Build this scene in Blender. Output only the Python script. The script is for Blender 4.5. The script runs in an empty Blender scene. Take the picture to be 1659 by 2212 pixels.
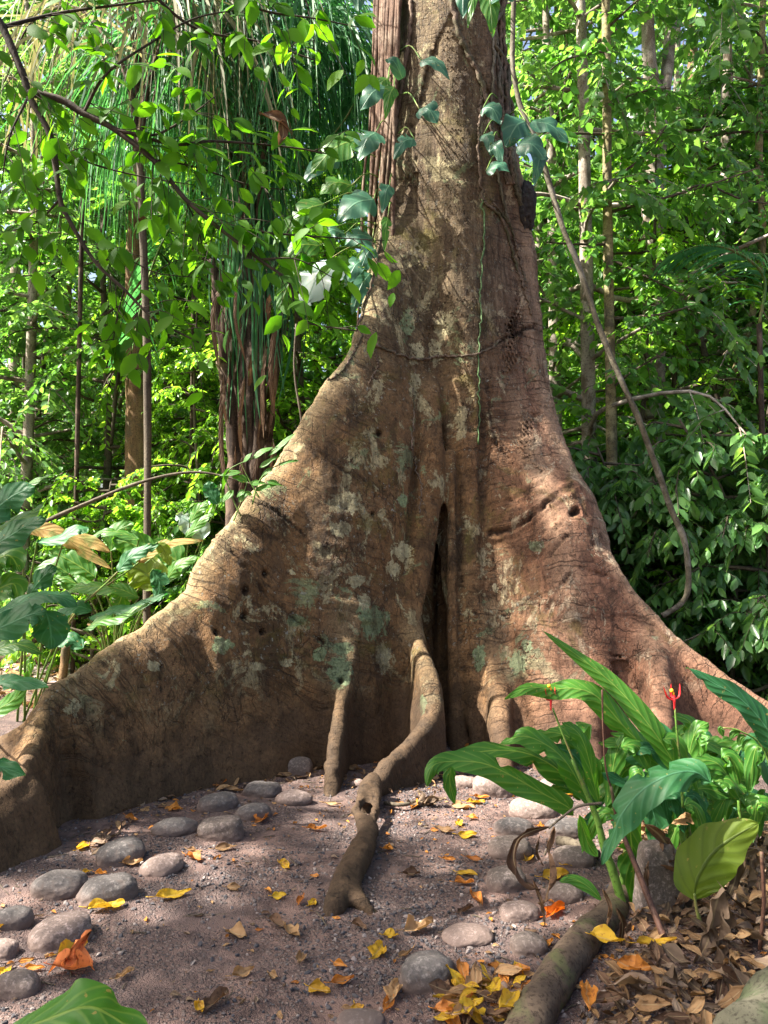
import bpy, math, random
import numpy as np
from mathutils import Vector
from mathutils.bvhtree import BVHTree

sc = bpy.context.scene
COL = sc.collection
# ---------------------------------------------------------------- camera
CAM_H, PITCH = 1.5, math.radians(3.0)
FPX = 1671.0                      # focal length in units of a 1659 x 2212 picture
cd = bpy.data.cameras.new('camera'); cam = bpy.data.objects.new('camera', cd); COL.objects.link(cam)
cam.location = (0, 0, CAM_H); cam.rotation_euler = (math.pi/2 + PITCH, 0, 0)
cd.sensor_fit = 'VERTICAL'; cd.lens_unit = 'FOV'; cd.angle = 2*math.atan(1106/FPX)
cd.clip_start = 0.05; cd.clip_end = 600
sc.camera = cam
# ---------------------------------------------------------------- sky and sun
SUN_DIR = Vector((-0.84, -0.15, 1.03)).normalized()      # towards the sun
w = bpy.data.worlds.new('World'); sc.world = w; w.use_nodes = True
nt = w.node_tree; nt.nodes.clear()
sky = nt.nodes.new('ShaderNodeTexSky'); sky.sky_type = 'NISHITA'; sky.sun_disc = False
sky.sun_elevation = math.asin(SUN_DIR.z); sky.sun_rotation = math.atan2(SUN_DIR.x, SUN_DIR.y)
sky.dust_density = 6.0; sky.air_density = 1.0
bg = nt.nodes.new('ShaderNodeBackground'); bg.inputs[1].default_value = 0.068
wo = nt.nodes.new('ShaderNodeOutputWorld')
nt.links.new(sky.outputs[0], bg.inputs[0]); nt.links.new(bg.outputs[0], wo.inputs[0])
sd = bpy.data.lights.new('sun', 'SUN'); sd.energy = 5.0; sd.angle = math.radians(0.53); sd.color = (1.0, 0.93, 0.83)
so = bpy.data.objects.new('sun', sd); COL.objects.link(so)
so.rotation_euler = (-SUN_DIR).to_track_quat('-Z', 'Y').to_euler()
vs = sc.view_settings; vs.view_transform = 'Standard'; vs.look = 'None'; vs.gamma = 1; vs.exposure = 2.45
sc.cycles.max_bounces = 8; sc.cycles.diffuse_bounces = 4; sc.cycles.transmission_bounces = 5
sc.cycles.glossy_bounces = 2

# ---------------------------------------------------------------- helpers
CP, SP = math.cos(PITCH), math.sin(PITCH)
def ray(px, py):
    a = (px-829.5)/FPX; v = (1106-py)/FPX
    return np.array([a, CP-SP*v, SP+CP*v])
def P(px, py, Y):
    """the place at distance Y (metres north of the viewer) seen at a picture point"""
    r = ray(px, py); t = Y/r[1]
    return np.array([r[0]*t, Y, CAM_H + r[2]*t])
def G(px, py, z=0.0):
    r = ray(px, py); t = (z-CAM_H)/r[2]
    return np.array([r[0]*t, r[1]*t, z])

def hash3(ix, iy, iz, seed=0):
    n = (ix*374761393 + iy*668265263 + iz*2147483647 + seed*974711) & 0xffffffff
    n = ((n ^ (n >> 13)) * 1274126177) & 0xffffffff
    n = ((n ^ (n >> 16)) * 2246822519) & 0xffffffff
    return ((n ^ (n >> 15)) & 0xffff)/65535.0
def vnoise(p, freq, seed=0):
    """smooth value noise in -1..1 for an N x 3 array"""
    q = p*freq; i = np.floor(q).astype(np.int64); f = q-i; f = f*f*(3-2*f)
    r = 0
    for dx in (0, 1):
        for dy in (0, 1):
            for dz in (0, 1):
                wgt = (f[..., 0] if dx else 1-f[..., 0])*(f[..., 1] if dy else 1-f[..., 1])*(f[..., 2] if dz else 1-f[..., 2])
                r = r + wgt*hash3(i[..., 0]+dx, i[..., 1]+dy, i[..., 2]+dz, seed)
    return r*2-1

def link(o, parent=None):
    COL.objects.link(o)
    if parent is not None: o.parent = parent
    return o
def tag(o, label=None, cat=None, group=None, kind=None):
    if label: o['label'] = label
    if cat: o['category'] = cat
    if group: o['group'] = group
    if kind: o['kind'] = kind
    return o
def empty(name, loc=(0, 0, 0), rz=0):
    o = bpy.data.objects.new(name, None); o.location = tuple(float(c) for c in loc); o.rotation_euler = (0, 0, rz)
    o.empty_display_size = 0.1
    return link(o)
def mesh_data(name, V, F, mat, smooth=True, attrs=None):
    """F: list of int arrays, each k x 3 or k x 4"""
    me = bpy.data.meshes.new(name)
    V = np.asarray(V, dtype=np.float32)
    if not isinstance(F, (list, tuple)): F = [F]
    F = [np.asarray(f, dtype=np.int32) for f in F if len(f)]
    nl = sum(f.size for f in F); nf = sum(len(f) for f in F)
    me.vertices.add(len(V)); me.vertices.foreach_set('co', V.ravel())
    me.loops.add(nl); me.polygons.add(nf)
    me.loops.foreach_set('vertex_index', np.concatenate([f.ravel() for f in F]))
    cnt = np.concatenate([np.full(len(f), f.shape[1], dtype=np.int32) for f in F])
    st = np.concatenate([[0], np.cumsum(cnt)[:-1]]).astype(np.int32)
    me.polygons.foreach_set('loop_start', st)
    me.polygons.foreach_set('use_smooth', np.full(nf, smooth, dtype=bool))
    me.update(calc_edges=True)
    if attrs:
        for k, a in attrs.items():
            a = np.asarray(a, dtype=np.float32)
            if a.ndim == 1:
                at = me.attributes.new(k, 'FLOAT', 'POINT'); at.data.foreach_set('value', a)
            else:
                at = me.attributes.new(k, 'FLOAT_VECTOR', 'POINT'); at.data.foreach_set('vector', a.ravel())
    mats = mat if isinstance(mat, (list, tuple)) else [mat]
    for m in mats: me.materials.append(m)
    return me
def mesh_obj(name, V, F, mat, parent=None, origin=None, smooth=True, attrs=None):
    V = np.asarray(V, dtype=np.float64)
    if origin is None: origin = np.zeros(3)
    origin = np.asarray(origin, dtype=float)
    off = origin if parent is None else np.array(parent_world(parent))
    o = bpy.data.objects.new(name, mesh_data(name, V-off, F, mat, smooth, attrs))
    if parent is None: o.location = tuple(origin)
    return link(o, parent)
def parent_world(p):
    l = Vector((0, 0, 0))
    while p is not None:
        l = l + p.location; p = p.parent
    return l
class Geo:
    """collects pieces into one mesh"""
    def __init__(s): s.V = []; s.F = []; s.A = {}; s.n = 0
    def add(s, V, F, **attrs):
        V = np.asarray(V, dtype=np.float64)
        s.V.append(V)
        for f in (F if isinstance(F, (list, tuple)) else [F]):
            f = np.asarray(f, dtype=np.int64)
            if len(f): s.F.append(f+s.n)
        for k, a in attrs.items(): s.A.setdefault(k, []).append(np.asarray(a, dtype=np.float32))
        s.n += len(V)
    def obj(s, name, mat, parent=None, origin=None, smooth=True):
        V = np.concatenate(s.V)
        f3 = [f for f in s.F if f.shape[1] == 3]; f4 = [f for f in s.F if f.shape[1] == 4]
        F = []
        if f3: F.append(np.concatenate(f3))
        if f4: F.append(np.concatenate(f4))
        A = {k: np.concatenate(a) for k, a in s.A.items()} or None
        return mesh_obj(name, V, F, mat, parent, origin, smooth, A)

def resample(pts, n):
    """Catmull-Rom through the points, n samples evenly by parameter"""
    p = np.asarray(pts, dtype=float); m = len(p)
    if m < 3:
        t = np.linspace(0, 1, n)[:, None]
        return p[0]*(1-t)+p[-1]*t
    q = np.vstack([2*p[0]-p[1], p, 2*p[-1]-p[-2]])
    t = np.linspace(0, m-1-1e-9, n); i = t.astype(int); f = (t-i)[:, None]
    a, b, c, d = q[i], q[i+1], q[i+2], q[i+3]
    return 0.5*((2*b)+(-a+c)*f+(2*a-5*b+4*c-d)*f*f+(-a+3*b-3*c+d)*f**3)
def frames(p, up=(0, 0, 1)):
    t = np.gradient(p, axis=0); t /= np.linalg.norm(t, axis=1)[:, None]+1e-12
    u = np.asarray(up, dtype=float)
    s = np.cross(t, u)
    bad = np.linalg.norm(s, axis=1) < 0.15
    if bad.any(): s[bad] = np.cross(t[bad], np.array([0.31, 0.9, 0.1]))
    s /= np.linalg.norm(s, axis=1)[:, None]
    for i in range(1, len(s)):
        s[i] = s[i-1]-t[i]*np.dot(s[i-1], t[i]); s[i] /= np.linalg.norm(s[i])+1e-12
    b = np.cross(s, t)
    return t, s, b
def tube(p, r, sides=6, cap=True, lump=0.0, seed=0):
    p = np.asarray(p, dtype=float); n = len(p)
    r = np.broadcast_to(np.asarray(r, dtype=float), (n,))
    t, s, b = frames(p)
    a = np.arange(sides)/sides*2*math.pi
    rr = np.repeat(r[:, None], sides, 1)
    if lump:
        rg = np.random.RandomState(seed)
        ang = rg.uniform(0, 6.28, 6)
        u = np.arange(n)[:, None]
        rr = rr*(1+lump*(np.sin(a[None]*2+u*.9+ang[0])+np.sin(a[None]*3-u*.6+ang[1])+np.sin(u*1.7+ang[2]))*0.5)
    V = p[:, None]+rr[..., None]*(np.cos(a)[None, :, None]*s[:, None]+np.sin(a)[None, :, None]*b[:, None])
    V = V.reshape(-1, 3)
    i = np.arange(n-1)[:, None]*sides; j = np.arange(sides)[None]; j2 = (j+1) % sides
    F = np.stack([i+j, i+j2, i+sides+j2, i+sides+j], -1).reshape(-1, 4)
    Fs = [F]
    if cap:
        V = np.vstack([V, p[:1], p[-1:]]); c0 = n*sides
        k = np.arange(sides); k2 = (k+1) % sides
        Fs.append(np.stack([np.full(sides, c0), k2, k], -1))
        e = (n-1)*sides
        Fs.append(np.stack([np.full(sides, c0+1), e+k, e+k2], -1))
    return V, Fs
def lerp_r(n, *rs):
    return np.interp(np.linspace(0, 1, n), np.linspace(0, 1, len(rs)), rs)

# ---------------------------------------------------------------- material helper
class NT:
    def __init__(s, name):
        s.m = bpy.data.materials.new(name); s.m.use_nodes = True
        s.t = s.m.node_tree; s.t.nodes.clear()
        s.out = s.t.nodes.new('ShaderNodeOutputMaterial')
    def n(s, typ, out=0, props=None, **inp):
        nd = s.t.nodes.new('ShaderNode'+typ)
        for k, v in (props or {}).items(): setattr(nd, k, v)
        for k, v in inp.items():
            if k[0] == 'i' and k[1:].isdigit(): sk = nd.inputs[int(k[1:])]
            else: sk = nd.inputs[k.replace('_', ' ')]
            s.set(sk, v)
        return nd.outputs[out]
    def set(s, sk, v):
        if isinstance(v, bpy.types.NodeSocket): s.t.links.new(v, sk)
        elif isinstance(v, (tuple, list)) and len(v) == 3 and sk.type == 'RGBA': sk.default_value = (*v, 1)
        else: sk.default_value = v
    def math(s, op, a, b=0.0, c=0.0, clamp=False):
        return s.n('Math', props={'operation': op, 'use_clamp': clamp}, i0=a, i1=b, i2=c)
    def mix(s, f, a, b, mode='MIX'):
        nd = s.t.nodes.new('ShaderNodeMix'); nd.data_type = 'RGBA'; nd.blend_type = mode
        s.set(nd.inputs[0], f); s.set(nd.inputs[6], a); s.set(nd.inputs[7], b)
        return nd.outputs[2]
    def ramp(s, f, *stops, interp='LINEAR'):
        nd = s.t.nodes.new('ShaderNodeValToRGB'); cr = nd.color_ramp; cr.interpolation = interp
        while len(cr.elements) < len(stops): cr.elements.new(0.5)
        for e, (p, c) in zip(cr.elements, stops):
            e.position = p; e.color = (*c, 1) if isinstance(c, (tuple, list)) else (c, c, c, 1)
        s.set(nd.inputs[0], f)
        return nd.outputs[0]
    def noise(s, vec, scale, detail=3.0, rough=0.55, dist=0.0, out=0):
        return s.n('TexNoise', out, Vector=vec, Scale=scale, Detail=detail, Roughness=rough, Distortion=dist)
    def voro(s, vec, scale, feature='F1', out=0, rnd=1.0):
        nd = s.t.nodes.new('ShaderNodeTexVoronoi'); nd.feature = feature
        s.set(nd.inputs['Vector'], vec); nd.inputs['Scale'].default_value = scale; nd.inputs['Randomness'].default_value = rnd
        return nd.outputs[out]
    def mapping(s, vec, scale=(1, 1, 1), rot=(0, 0, 0), loc=(0, 0, 0)):
        return s.n('Mapping', Vector=vec, Scale=scale, Rotation=rot, Location=loc)
    def obj(s): return s.n('TexCoord', 3)
    def attr(s, name, out=1):
        nd = s.t.nodes.new('ShaderNodeAttribute'); nd.attribute_name = name
        return nd.outputs[{'color': 0, 'vec': 1, 'fac': 2}.get(out, out)]
    def bump(s, h, strength=0.5, dist=0.01, nrm=None):
        kw = dict(Strength=strength, Distance=dist, Height=h)
        if nrm is not None: kw['Normal'] = nrm
        return s.n('Bump', **kw)
    def sep(s, v):
        nd = s.t.nodes.new('ShaderNodeSeparateXYZ'); s.set(nd.inputs[0], v); return nd.outputs
    def comb(s, x, y, z): return s.n('CombineXYZ', i0=x, i1=y, i2=z)
    def surf(s, sh): s.t.links.new(sh, s.out.inputs[0]); return s.m
    def pbr(s, col, rough=0.8, nrm=None, spec=0.3, **kw):
        d = dict(Base_Color=col, Roughness=rough, **kw)
        d['Specular_IOR_Level'] = spec
        if nrm is not None: d['Normal'] = nrm
        return s.n('BsdfPrincipled', **d)
# ================================================================ bark
def bark_material():
    m = NT('buttress_bark')
    co = m.obj(); geo = m.attr('fin', 'vec')            # (distance along ridge, distance from ridge, 0)
    x, y, z = m.sep(co); s_, d_, g_ = m.sep(geo)
    big = m.noise(co, 1.3, 4, .6, .4); mid = m.noise(co, 5.5, 5, .65, .3); fine = m.noise(co, 38, 4, .7)
    warm = m.ramp(big, (.32, (.13, .082, .042)), (.46, (.235, .14, .075)), (.56, (.28, .18, .115)), (.72, (.23, .19, .145)))
    col = m.mix(m.ramp(mid, (.35, 0.), (.7, .75)), warm, (.30, .185, .115))
    col = m.mix(m.ramp(m.noise(co, 2.6, 5, .7, 1.2), (.50, 0.), (.60, .8)), col, (.085, .055, .03))
    # pinkish bare bark to the right of the cleft
    right = m.ramp(m.math('ADD', x, m.math('MULTIPLY', mid, .5)), (.35, 0.), (.85, .6))
    col = m.mix(right, col, m.mix(fine, (.27, .15, .105), (.42, .26, .19)))
    # vertical fibres on the upper bole
    fib = m.noise(m.mapping(co, (26, 26, 2.2)), 1.0, 3, .6)
    up = m.ramp(z, (2.2, 0.), (1., 0.)) if False else m.n('MapRange', i0=z, i1=2.4, i2=3.6, i3=0., i4=1.)
    col = m.mix(m.math('MULTIPLY', up, .75), col, m.mix(m.ramp(fib, (.35, 0.), (.65, 1.)), (.10, .085, .066), (.27, .24, .195)))
    # ridge wrinkles
    wv = m.comb(m.math('MULTIPLY', m.math('ADD', s_, m.math('MULTIPLY', m.noise(co, 3, 3), .14)), 46.), m.math('MULTIPLY', d_, 1.6), 0.)
    wr = m.noise(wv, 1.0, 3, .6)
    wr2 = m.noise(m.comb(m.math('MULTIPLY', m.math('ADD', s_, m.math('MULTIPLY', m.noise(co, 1.5, 4), .7)), 11.), m.math('MULTIPLY', d_, .9), 3.), 1.0, 3, .55)
    near = m.math('MULTIPLY', m.n('MapRange', i0=m.math('ADD', d_, m.math('MULTIPLY', mid, .3)), i1=.22, i2=.9, i3=1., i4=0.35), m.ramp(m.noise(co, 1.7, 4, .6, .5), (.35, .35), (.52, 1.)))
    wline = m.ramp(wr, (.36, 1.), (.45, 0.)); crack = m.ramp(wr2, (.305, 1.), (.335, 0.))
    sun_rim = m.n('MapRange', i0=m.math('ADD', d_, m.math('MULTIPLY', mid, .12)), i1=.10, i2=.24, i3=1., i4=0.)
    sun_rim = m.math('MULTIPLY', sun_rim, m.n('MapRange', i0=z, i1=.5, i2=1.3, i3=.15, i4=1.))
    col = m.mix(m.math('MULTIPLY', sun_rim, .8), col, m.mix(mid, (.34, .27, .18), (.58, .51, .41)))  # sunlit rim of the crests painted in as a paler colour
    col = m.mix(m.math('MULTIPLY', m.math('MULTIPLY', wline, near), .75), col, (.06, .04, .028))
    col = m.mix(m.math('MULTIPLY', m.math('MULTIPLY', crack, near), .85), col, (.03, .02, .014))
    # lichens
    lic = m.noise(m.mapping(co, (1, 1, .75)), 4.2, 8, .76, .5)
    lz = m.n('MapRange', i0=z, i1=.4, i2=.8, i3=0., i4=1.)
    lm = m.math('MULTIPLY', m.ramp(lic, (.555, 0.), (.575, 1.)), lz)
    col = m.mix(m.math('MULTIPLY', lm, .8), col, m.mix(fine, (.40, .38, .28), (.78, .76, .62)))
    tl = m.ramp(m.noise(m.mapping(co, loc=(3.1, 7.7, 1.3)), 2.4, 8, .74, .8), (.60, 0.), (.615, 1.))
    col = m.mix(m.math('MULTIPLY', m.math('MULTIPLY', tl, lz), .7), col, (.30, .42, .30))
    pl_ = m.attr('patch', 'vec'); pa, pg, _u = m.sep(pl_); edge = m.math('MULTIPLY', m.math('SUBTRACT', m.noise(co, 13, 6, .75, .5), .5), 2.6)
    pm = m.ramp(m.math('ADD', pa, edge), (.46, 0.), (.52, 1.)); gm = m.ramp(m.math('ADD', pg, edge), (.46, 0.), (.52, 1.))
    col = m.mix(m.math('MULTIPLY', pm, .9), col, m.mix(fine, (.42, .42, .33), (.85, .86, .72)))
    col = m.mix(m.math('MULTIPLY', gm, .85), col, m.mix(fine, (.20, .33, .24), (.42, .60, .42)))
    moss = m.ramp(m.noise(m.mapping(co, loc=(9.1, 2.7, 5.3)), 1.6, 6, .7, .8), (.56, 0.), (.66, .7))
    col = m.mix(m.math('MULTIPLY', moss, lz), col, (.17, .16, .045))
    # gashes: darker cut bark
    col = m.mix(m.math('MULTIPLY', g_, .9), col, (.035, .02, .012))
    # soil-stained foot
    foot = m.n('MapRange', i0=m.math('ADD', z, m.math('MULTIPLY', m.math('SUBTRACT', big, .5), .9)), i1=.28, i2=.52, i3=1., i4=0.)
    col = m.mix(m.math('MULTIPLY', foot, .85), col, m.mix(fine, (.095, .063, .048), (.155, .105, .078)))
    col = m.mix(.35, col, m.mix(fine, (.3, .3, .3), (.72, .72, .72)), 'OVERLAY')
    streak = m.noise(m.mapping(co, (7, 7, .9)), 1.0, 5, .7, .4)
    col = m.mix(m.ramp(streak, (.48, 0.), (.66, .75)), col, (.075, .05, .035))
    pit = m.ramp(m.noise(co, 16, 5, .75, .5), (.30, 1.), (.42, 0.))
    col = m.mix(m.math('MULTIPLY', pit, .7), col, (.05, .032, .022))
    col = m.mix(1.0, col, m.mix(m.ramp(x, (.0, 0.), (.7, 1.)), (.58, .52, .36), (.62, .50, .435)), 'MULTIPLY')
    grain = m.noise(m.mapping(co, (1, 1, .6)), 75, 4, .8); blot = m.noise(co, 12, 6, .78, .4)
    col = m.mix(m.ramp(blot, (.56, 0.), (.60, .4)), col, m.mix(1., col, (1.75, 1.7, 1.6), 'MULTIPLY'))
    col = m.mix(m.ramp(blot, (.36, .45), (.42, 0.)), col, m.mix(1., col, (.42, .38, .36), 'MULTIPLY'))
    col = m.mix(m.ramp(grain, (.38, .65), (.47, 0.)), col, m.mix(1., col, (.35, .32, .30), 'MULTIPLY'))
    col = m.mix(m.ramp(grain, (.56, 0.), (.66, .5)), col, m.mix(1., col, (1.7, 1.65, 1.6), 'MULTIPLY'))
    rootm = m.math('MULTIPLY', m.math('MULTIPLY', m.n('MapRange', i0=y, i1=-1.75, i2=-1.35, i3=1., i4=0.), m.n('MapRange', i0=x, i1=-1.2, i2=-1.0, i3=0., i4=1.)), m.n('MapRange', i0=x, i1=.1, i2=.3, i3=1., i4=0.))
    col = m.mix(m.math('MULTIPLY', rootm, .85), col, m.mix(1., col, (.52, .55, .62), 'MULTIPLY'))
    # knobs
    kn = m.voro(m.mapping(co, (1, 1, .8)), 30., 'F1', 0)
    knob = m.math('MULTIPLY', m.math('MULTIPLY', m.ramp(kn, (.0, 1.), (.3, 0.)), m.ramp(m.noise(co, 2.2, 3), (.54, 0.), (.62, 1.))), m.n('MapRange', i0=x, i1=-.6, i2=-.1, i3=0., i4=1.))
    inv = m.math('SUBTRACT', 1.0, foot)
    wob = m.n('VectorMath', props={'operation': 'ADD'}, i0=co, i1=m.n('VectorMath', props={'operation': 'SCALE'}, i0=m.noise(co, 7, 4, .6, 0, 1), Scale=.10))
    fe = m.voro(m.mapping(wob, (13, 13, 2.0)), 1.0, 'DISTANCE_TO_EDGE'); fm = m.ramp(m.noise(co, 2.8, 4, .6), (.47, 0.), (.62, 1.))
    fis = m.math('MULTIPLY', m.math('MULTIPLY', m.ramp(fe, (.0, 1.), (.035, 0.)), fm), inv)
    col = m.mix(m.math('MULTIPLY', fis, .38), col, (.03, .02, .014))
    spk = m.math('MULTIPLY', m.ramp(m.noise(m.mapping(co, loc=(4, 1, 8)), 26, 5, .8), (.60, 0.), (.63, 1.)), m.math('MULTIPLY', m.ramp(m.noise(co, 1.9, 4, .6), (.42, 0.), (.58, .8)), lz))
    col = m.mix(spk, col, (.30, .30, .24))
    h = m.math('ADD', m.math('MULTIPLY', mid, .5), m.math('MULTIPLY', fine, .3)); h = m.math('ADD', h, m.math('MULTIPLY', grain, .18)); h = m.math('ADD', h, m.math('MULTIPLY', blot, .35))
    h = m.math('ADD', h, m.math('MULTIPLY', m.math('MULTIPLY', wline, near), -.25))
    h = m.math('ADD', h, m.math('MULTIPLY', m.math('MULTIPLY', crack, near), -.6))
    h = m.math('ADD', h, m.math('MULTIPLY', m.math('MULTIPLY', knob, inv), .35))
    h = m.math('ADD', h, m.math('MULTIPLY', m.math('MULTIPLY', fib, up), .5))
    h = m.math('ADD', h, m.math('MULTIPLY', fis, -.5)); h = m.math('ADD', h, m.math('MULTIPLY', spk, .15))
    h = m.math('ADD', h, m.math('MULTIPLY', lm, .12)); h = m.math('ADD', h, m.math('MULTIPLY', pit, -.35)); h = m.math('ADD', h, m.math('MULTIPLY', streak, .35))
    h = m.math('MULTIPLY', h, m.math('SUBTRACT', 1.0, m.math('MULTIPLY', foot, .55)))
    b = m.bump(h, 1.0, .03)
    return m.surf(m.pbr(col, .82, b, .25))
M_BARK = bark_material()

# ================================================================ the giant tree: a solid built from a field
def smin(a, b, k):
    h = np.clip(0.5+0.5*(b-a)/k, 0, 1)
    return b*(1-h)+a*h-k*h*(1-h)
H = 0.0195
X0, X1, Y0, Y1, Z0, Z1 = -2.9, 3.7, 2.85, 9.3, -0.12, 7.4
gx = np.arange(X0, X1, H, dtype=np.float32); gy = np.arange(Y0, Y1, H, dtype=np.float32); gz = np.arange(Z0, Z1, H, dtype=np.float32)
FINS = {}
def ridge(lst): return np.array([P(*q) for q in lst])
# ridges, each traced outwards along its crest: (x, y in the picture, metres away)
FINS['left'] = (ridge([(900,60,7.2),(846,300,7.0),(824,500,6.75),(800,620,6.5),(758,755,6.3),(700,835,6.1),(600,990,5.85),(520,1100,5.6),(430,1212,5.35),(392,1282,5.25),(280,1372,4.95),(170,1445,4.65),(110,1492,4.45),(84,1560,4.25),(50,1650,4.05),(0,1700,3.9),(-90,1750,3.7),(-220,1810,3.5)]), .055, .30, .62)
FINS['left_back'] = (ridge([(130,1500,4.6),(95,1530,4.62),(0,1592,4.62),(-100,1640,4.6),(-200,1700,4.5)]), .07, .2, .7)
FINS['right'] = (ridge([(1040,60,7.3),(1112,330,7.15),(1136,480,7.1),(1150,620,7.0),(1168,760,6.9),(1204,940,6.7),(1240,1030,6.5),(1290,1150,6.3),(1330,1222,6.15),(1400,1310,6.0),(1450,1370,5.9),(1530,1425,5.75),(1659,1512,5.5),(1800,1600,5.3),(1950,1700,5.1)]), .07, .27, .62)
FINS['right_mid'] = (ridge([(1040,700,7.0),(1110,900,6.75),(1190,1080,6.35),(1225,1260,6.0),(1245,1450,5.75),(1262,1590,5.5),(1290,1700,5.2)]), .12, .30, .7)
FINS['right_mid_low'] = (ridge([(1180,1250,6.2),(1175,1400,5.9),(1180,1520,5.72),(1190,1640,5.5),(1195,1700,5.35)]), .1, .3, .7)
FINS['right_flange'] = (ridge([(1350,1260,6.5),(1384,1330,6.15),(1404,1385,5.85),(1425,1440,5.6),(1428,1560,5.35),(1436,1650,5.15),(1445,1725,4.95)]), .085, .06, .8)
FINS['middle_root'] = (ridge([(880,1200,6.7),(882,1300,6.4),(888,1345,6.1),(912,1400,5.75),(930,1465,5.5),(930,1530,5.32),(888,1588,5.18),(838,1636,5.02),(800,1690,4.86),(785,1735,4.6)]), .06, .07, .8)
FINS['small_left'] = (ridge([(747,1330,5.72),(743,1400,5.64),(740,1480,5.52),(730,1560,5.28),(720,1640,5.07),(714,1712,4.86)]), .045, .03, 1.)
FINS['small_right'] = (ridge([(1067,1330,6.25),(1072,1430,6.05),(1078,1490,5.84),(1082,1560,5.6),(1090,1625,5.45),(1098,1690,5.3)]), .06, .09, .8)
bk = lambda *q: np.array(q, dtype=float)
FINS['back_right'] = (bk((.9,7.4,5.0),(1.2,7.8,3.6),(1.7,8.3,2.0),(2.2,8.8,1.0),(2.7,9.2,.4)), .07, .3, .6)
FINS['back_left'] = (bk((.5,7.5,5.0),(.1,7.9,3.4),(-.5,8.3,1.9),(-1.1,8.7,1.0),(-1.7,9.1,.4)), .07, .3, .6)
BLEND = {'left': .24, 'left_back': .12, 'right': .22, 'right_mid': .30, 'right_mid_low': .3, 'right_flange': .13, 'middle_root': .10, 'small_left': .13, 'small_right': .15, 'back_right': .3, 'back_left': .3}

def chain(Z, pts, rad):
    """distance to a chain of tapering capsules inside a z-slab of the grid"""
    XX = gx[:, None, None]; YY = gy[None, :, None]; ZZ = Z[None, None, :]
    best = None
    for (a, b, ra, rb) in zip(pts[:-1], pts[1:], rad[:-1], rad[1:]):
        ab = (b-a).astype(np.float32); L2 = float(ab@ab)
        t = np.clip(((XX-a[0])*ab[0]+(YY-a[1])*ab[1]+(ZZ-a[2])*ab[2])/L2, 0, 1)
        d = np.sqrt((XX-a[0]-t*ab[0])**2+(YY-a[1]-t*ab[1])**2+(ZZ-a[2]-t*ab[2])**2)-(ra+(rb-ra)*t)
        best = d if best is None else np.minimum(best, d)
    return best
# plan distance and arc position for each fin, from above
PLAN = {}
for k, (r3, r0, a, pw) in FINS.items():
    d3 = resample(r3, 10*len(r3)); xy = d3[:, :2]
    bd = np.full((len(gx), len(gy)), 1e9, dtype=np.float32); bh = np.zeros_like(bd); bc = np.ones_like(bd); bs_ = np.zeros_like(bd)
    for i in range(len(xy)-1):
        p, q = xy[i], xy[i+1]; e = q-p; L2 = e@e+1e-9
        t = np.clip(((gx[:, None]-p[0])*e[0]+(gy[None]-p[1])*e[1])/L2, 0, 1)
        d = np.hypot(gx[:, None]-p[0]-t*e[0], gy[None]-p[1]-t*e[1])
        m_ = d < bd
        nrm_ = np.array([e[1], -e[0]]); nrm_ = nrm_ if nrm_[1] < 0 else -nrm_
        sid = ((gx[:, None]-p[0])*nrm_[0]+(gy[None]-p[1])*nrm_[1]) > 0
        hh = d3[i, 2]+(d3[i+1, 2]-d3[i, 2])*t
        sl = abs(d3[i+1, 2]-d3[i, 2])/math.sqrt(L2)
        bs_ = np.where(m_, sid, bs_); bd = np.where(m_, d, bd); bh = np.where(m_, hh, bh); bc = np.where(m_, 1/math.sqrt(1+min(sl, 4)**2), bc)
    PLAN[k] = (bd, bh, bc, np.where(bs_ > .5, 1., .30 if k in ('left', 'right', 'right_mid') else 1.).astype(np.float32)*a)
TC = np.array([0.64, 7.3])
C_rib = ridge([(1000,640,6.85),(1006,900,6.66),(1016,1200,6.42),(1024,1450,6.2),(1030,1650,5.95)]); C_rib_r = [.10,.13,.13,.12,.16]
C_in = ridge([(962,900,6.85),(957,1200,6.68),(956,1450,6.5),(972,1620,6.3)]); C_in_r = [.05,.065,.07,.10]
C_lip = ridge([(925,860,6.62),(918,1050,6.42),(890,1250,6.2),(876,1450,6.05),(872,1620,5.95)]); C_lip_r = [.12,.17,.16,.15,.17]
C_cut = ridge([(954,830,6.58),(948,960,6.52),(942,1080,6.46),(934,1200,6.34),(928,1320,6.14),(930,1440,5.96),(945,1540,5.78),(955,1620,5.62)]); C_cut_r = [.018,.05,.08,.105,.13,.15,.18,.22]
C_in2 = ridge([(930,1050,6.7),(922,1250,6.55),(918,1450,6.4),(925,1620,6.2)])
C_rib2 = ridge([(975,980,6.45),(978,1200,6.3),(985,1450,6.15),(992,1640,5.98)]); C_rib2_r = [.03,.05,.055,.08]
C_slit = ridge([(984,860,6.55),(990,1050,6.42),(994,1250,6.26),(996,1450,6.08),(998,1600,5.93)]); C_slit_r = [.008,.026,.03,.035,.04]
C_g3 = ridge([(905,860,6.47),(896,1000,6.32),(886,1130,6.15),(872,1250,6.02)]); C_g3_r = [.008,.03,.03,.008]
C_cut2 = ridge([(1048,800,6.56),(1045,920,6.53),(1044,1040,6.47),(1046,1180,6.33),(1050,1300,6.22)]); C_cut2_r = [.01,.028,.035,.025,.008]
C_tri = ridge([(1112,1500,5.75),(1122,1580,5.6),(1130,1640,5.5)]); C_tri_r = [.01,.05,.09]
C_knee = ridge([(1230,1095,6.35),(1215,1180,6.2),(1232,1300,6.0)]); C_knee_r = [.09,.05,.04]
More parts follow.
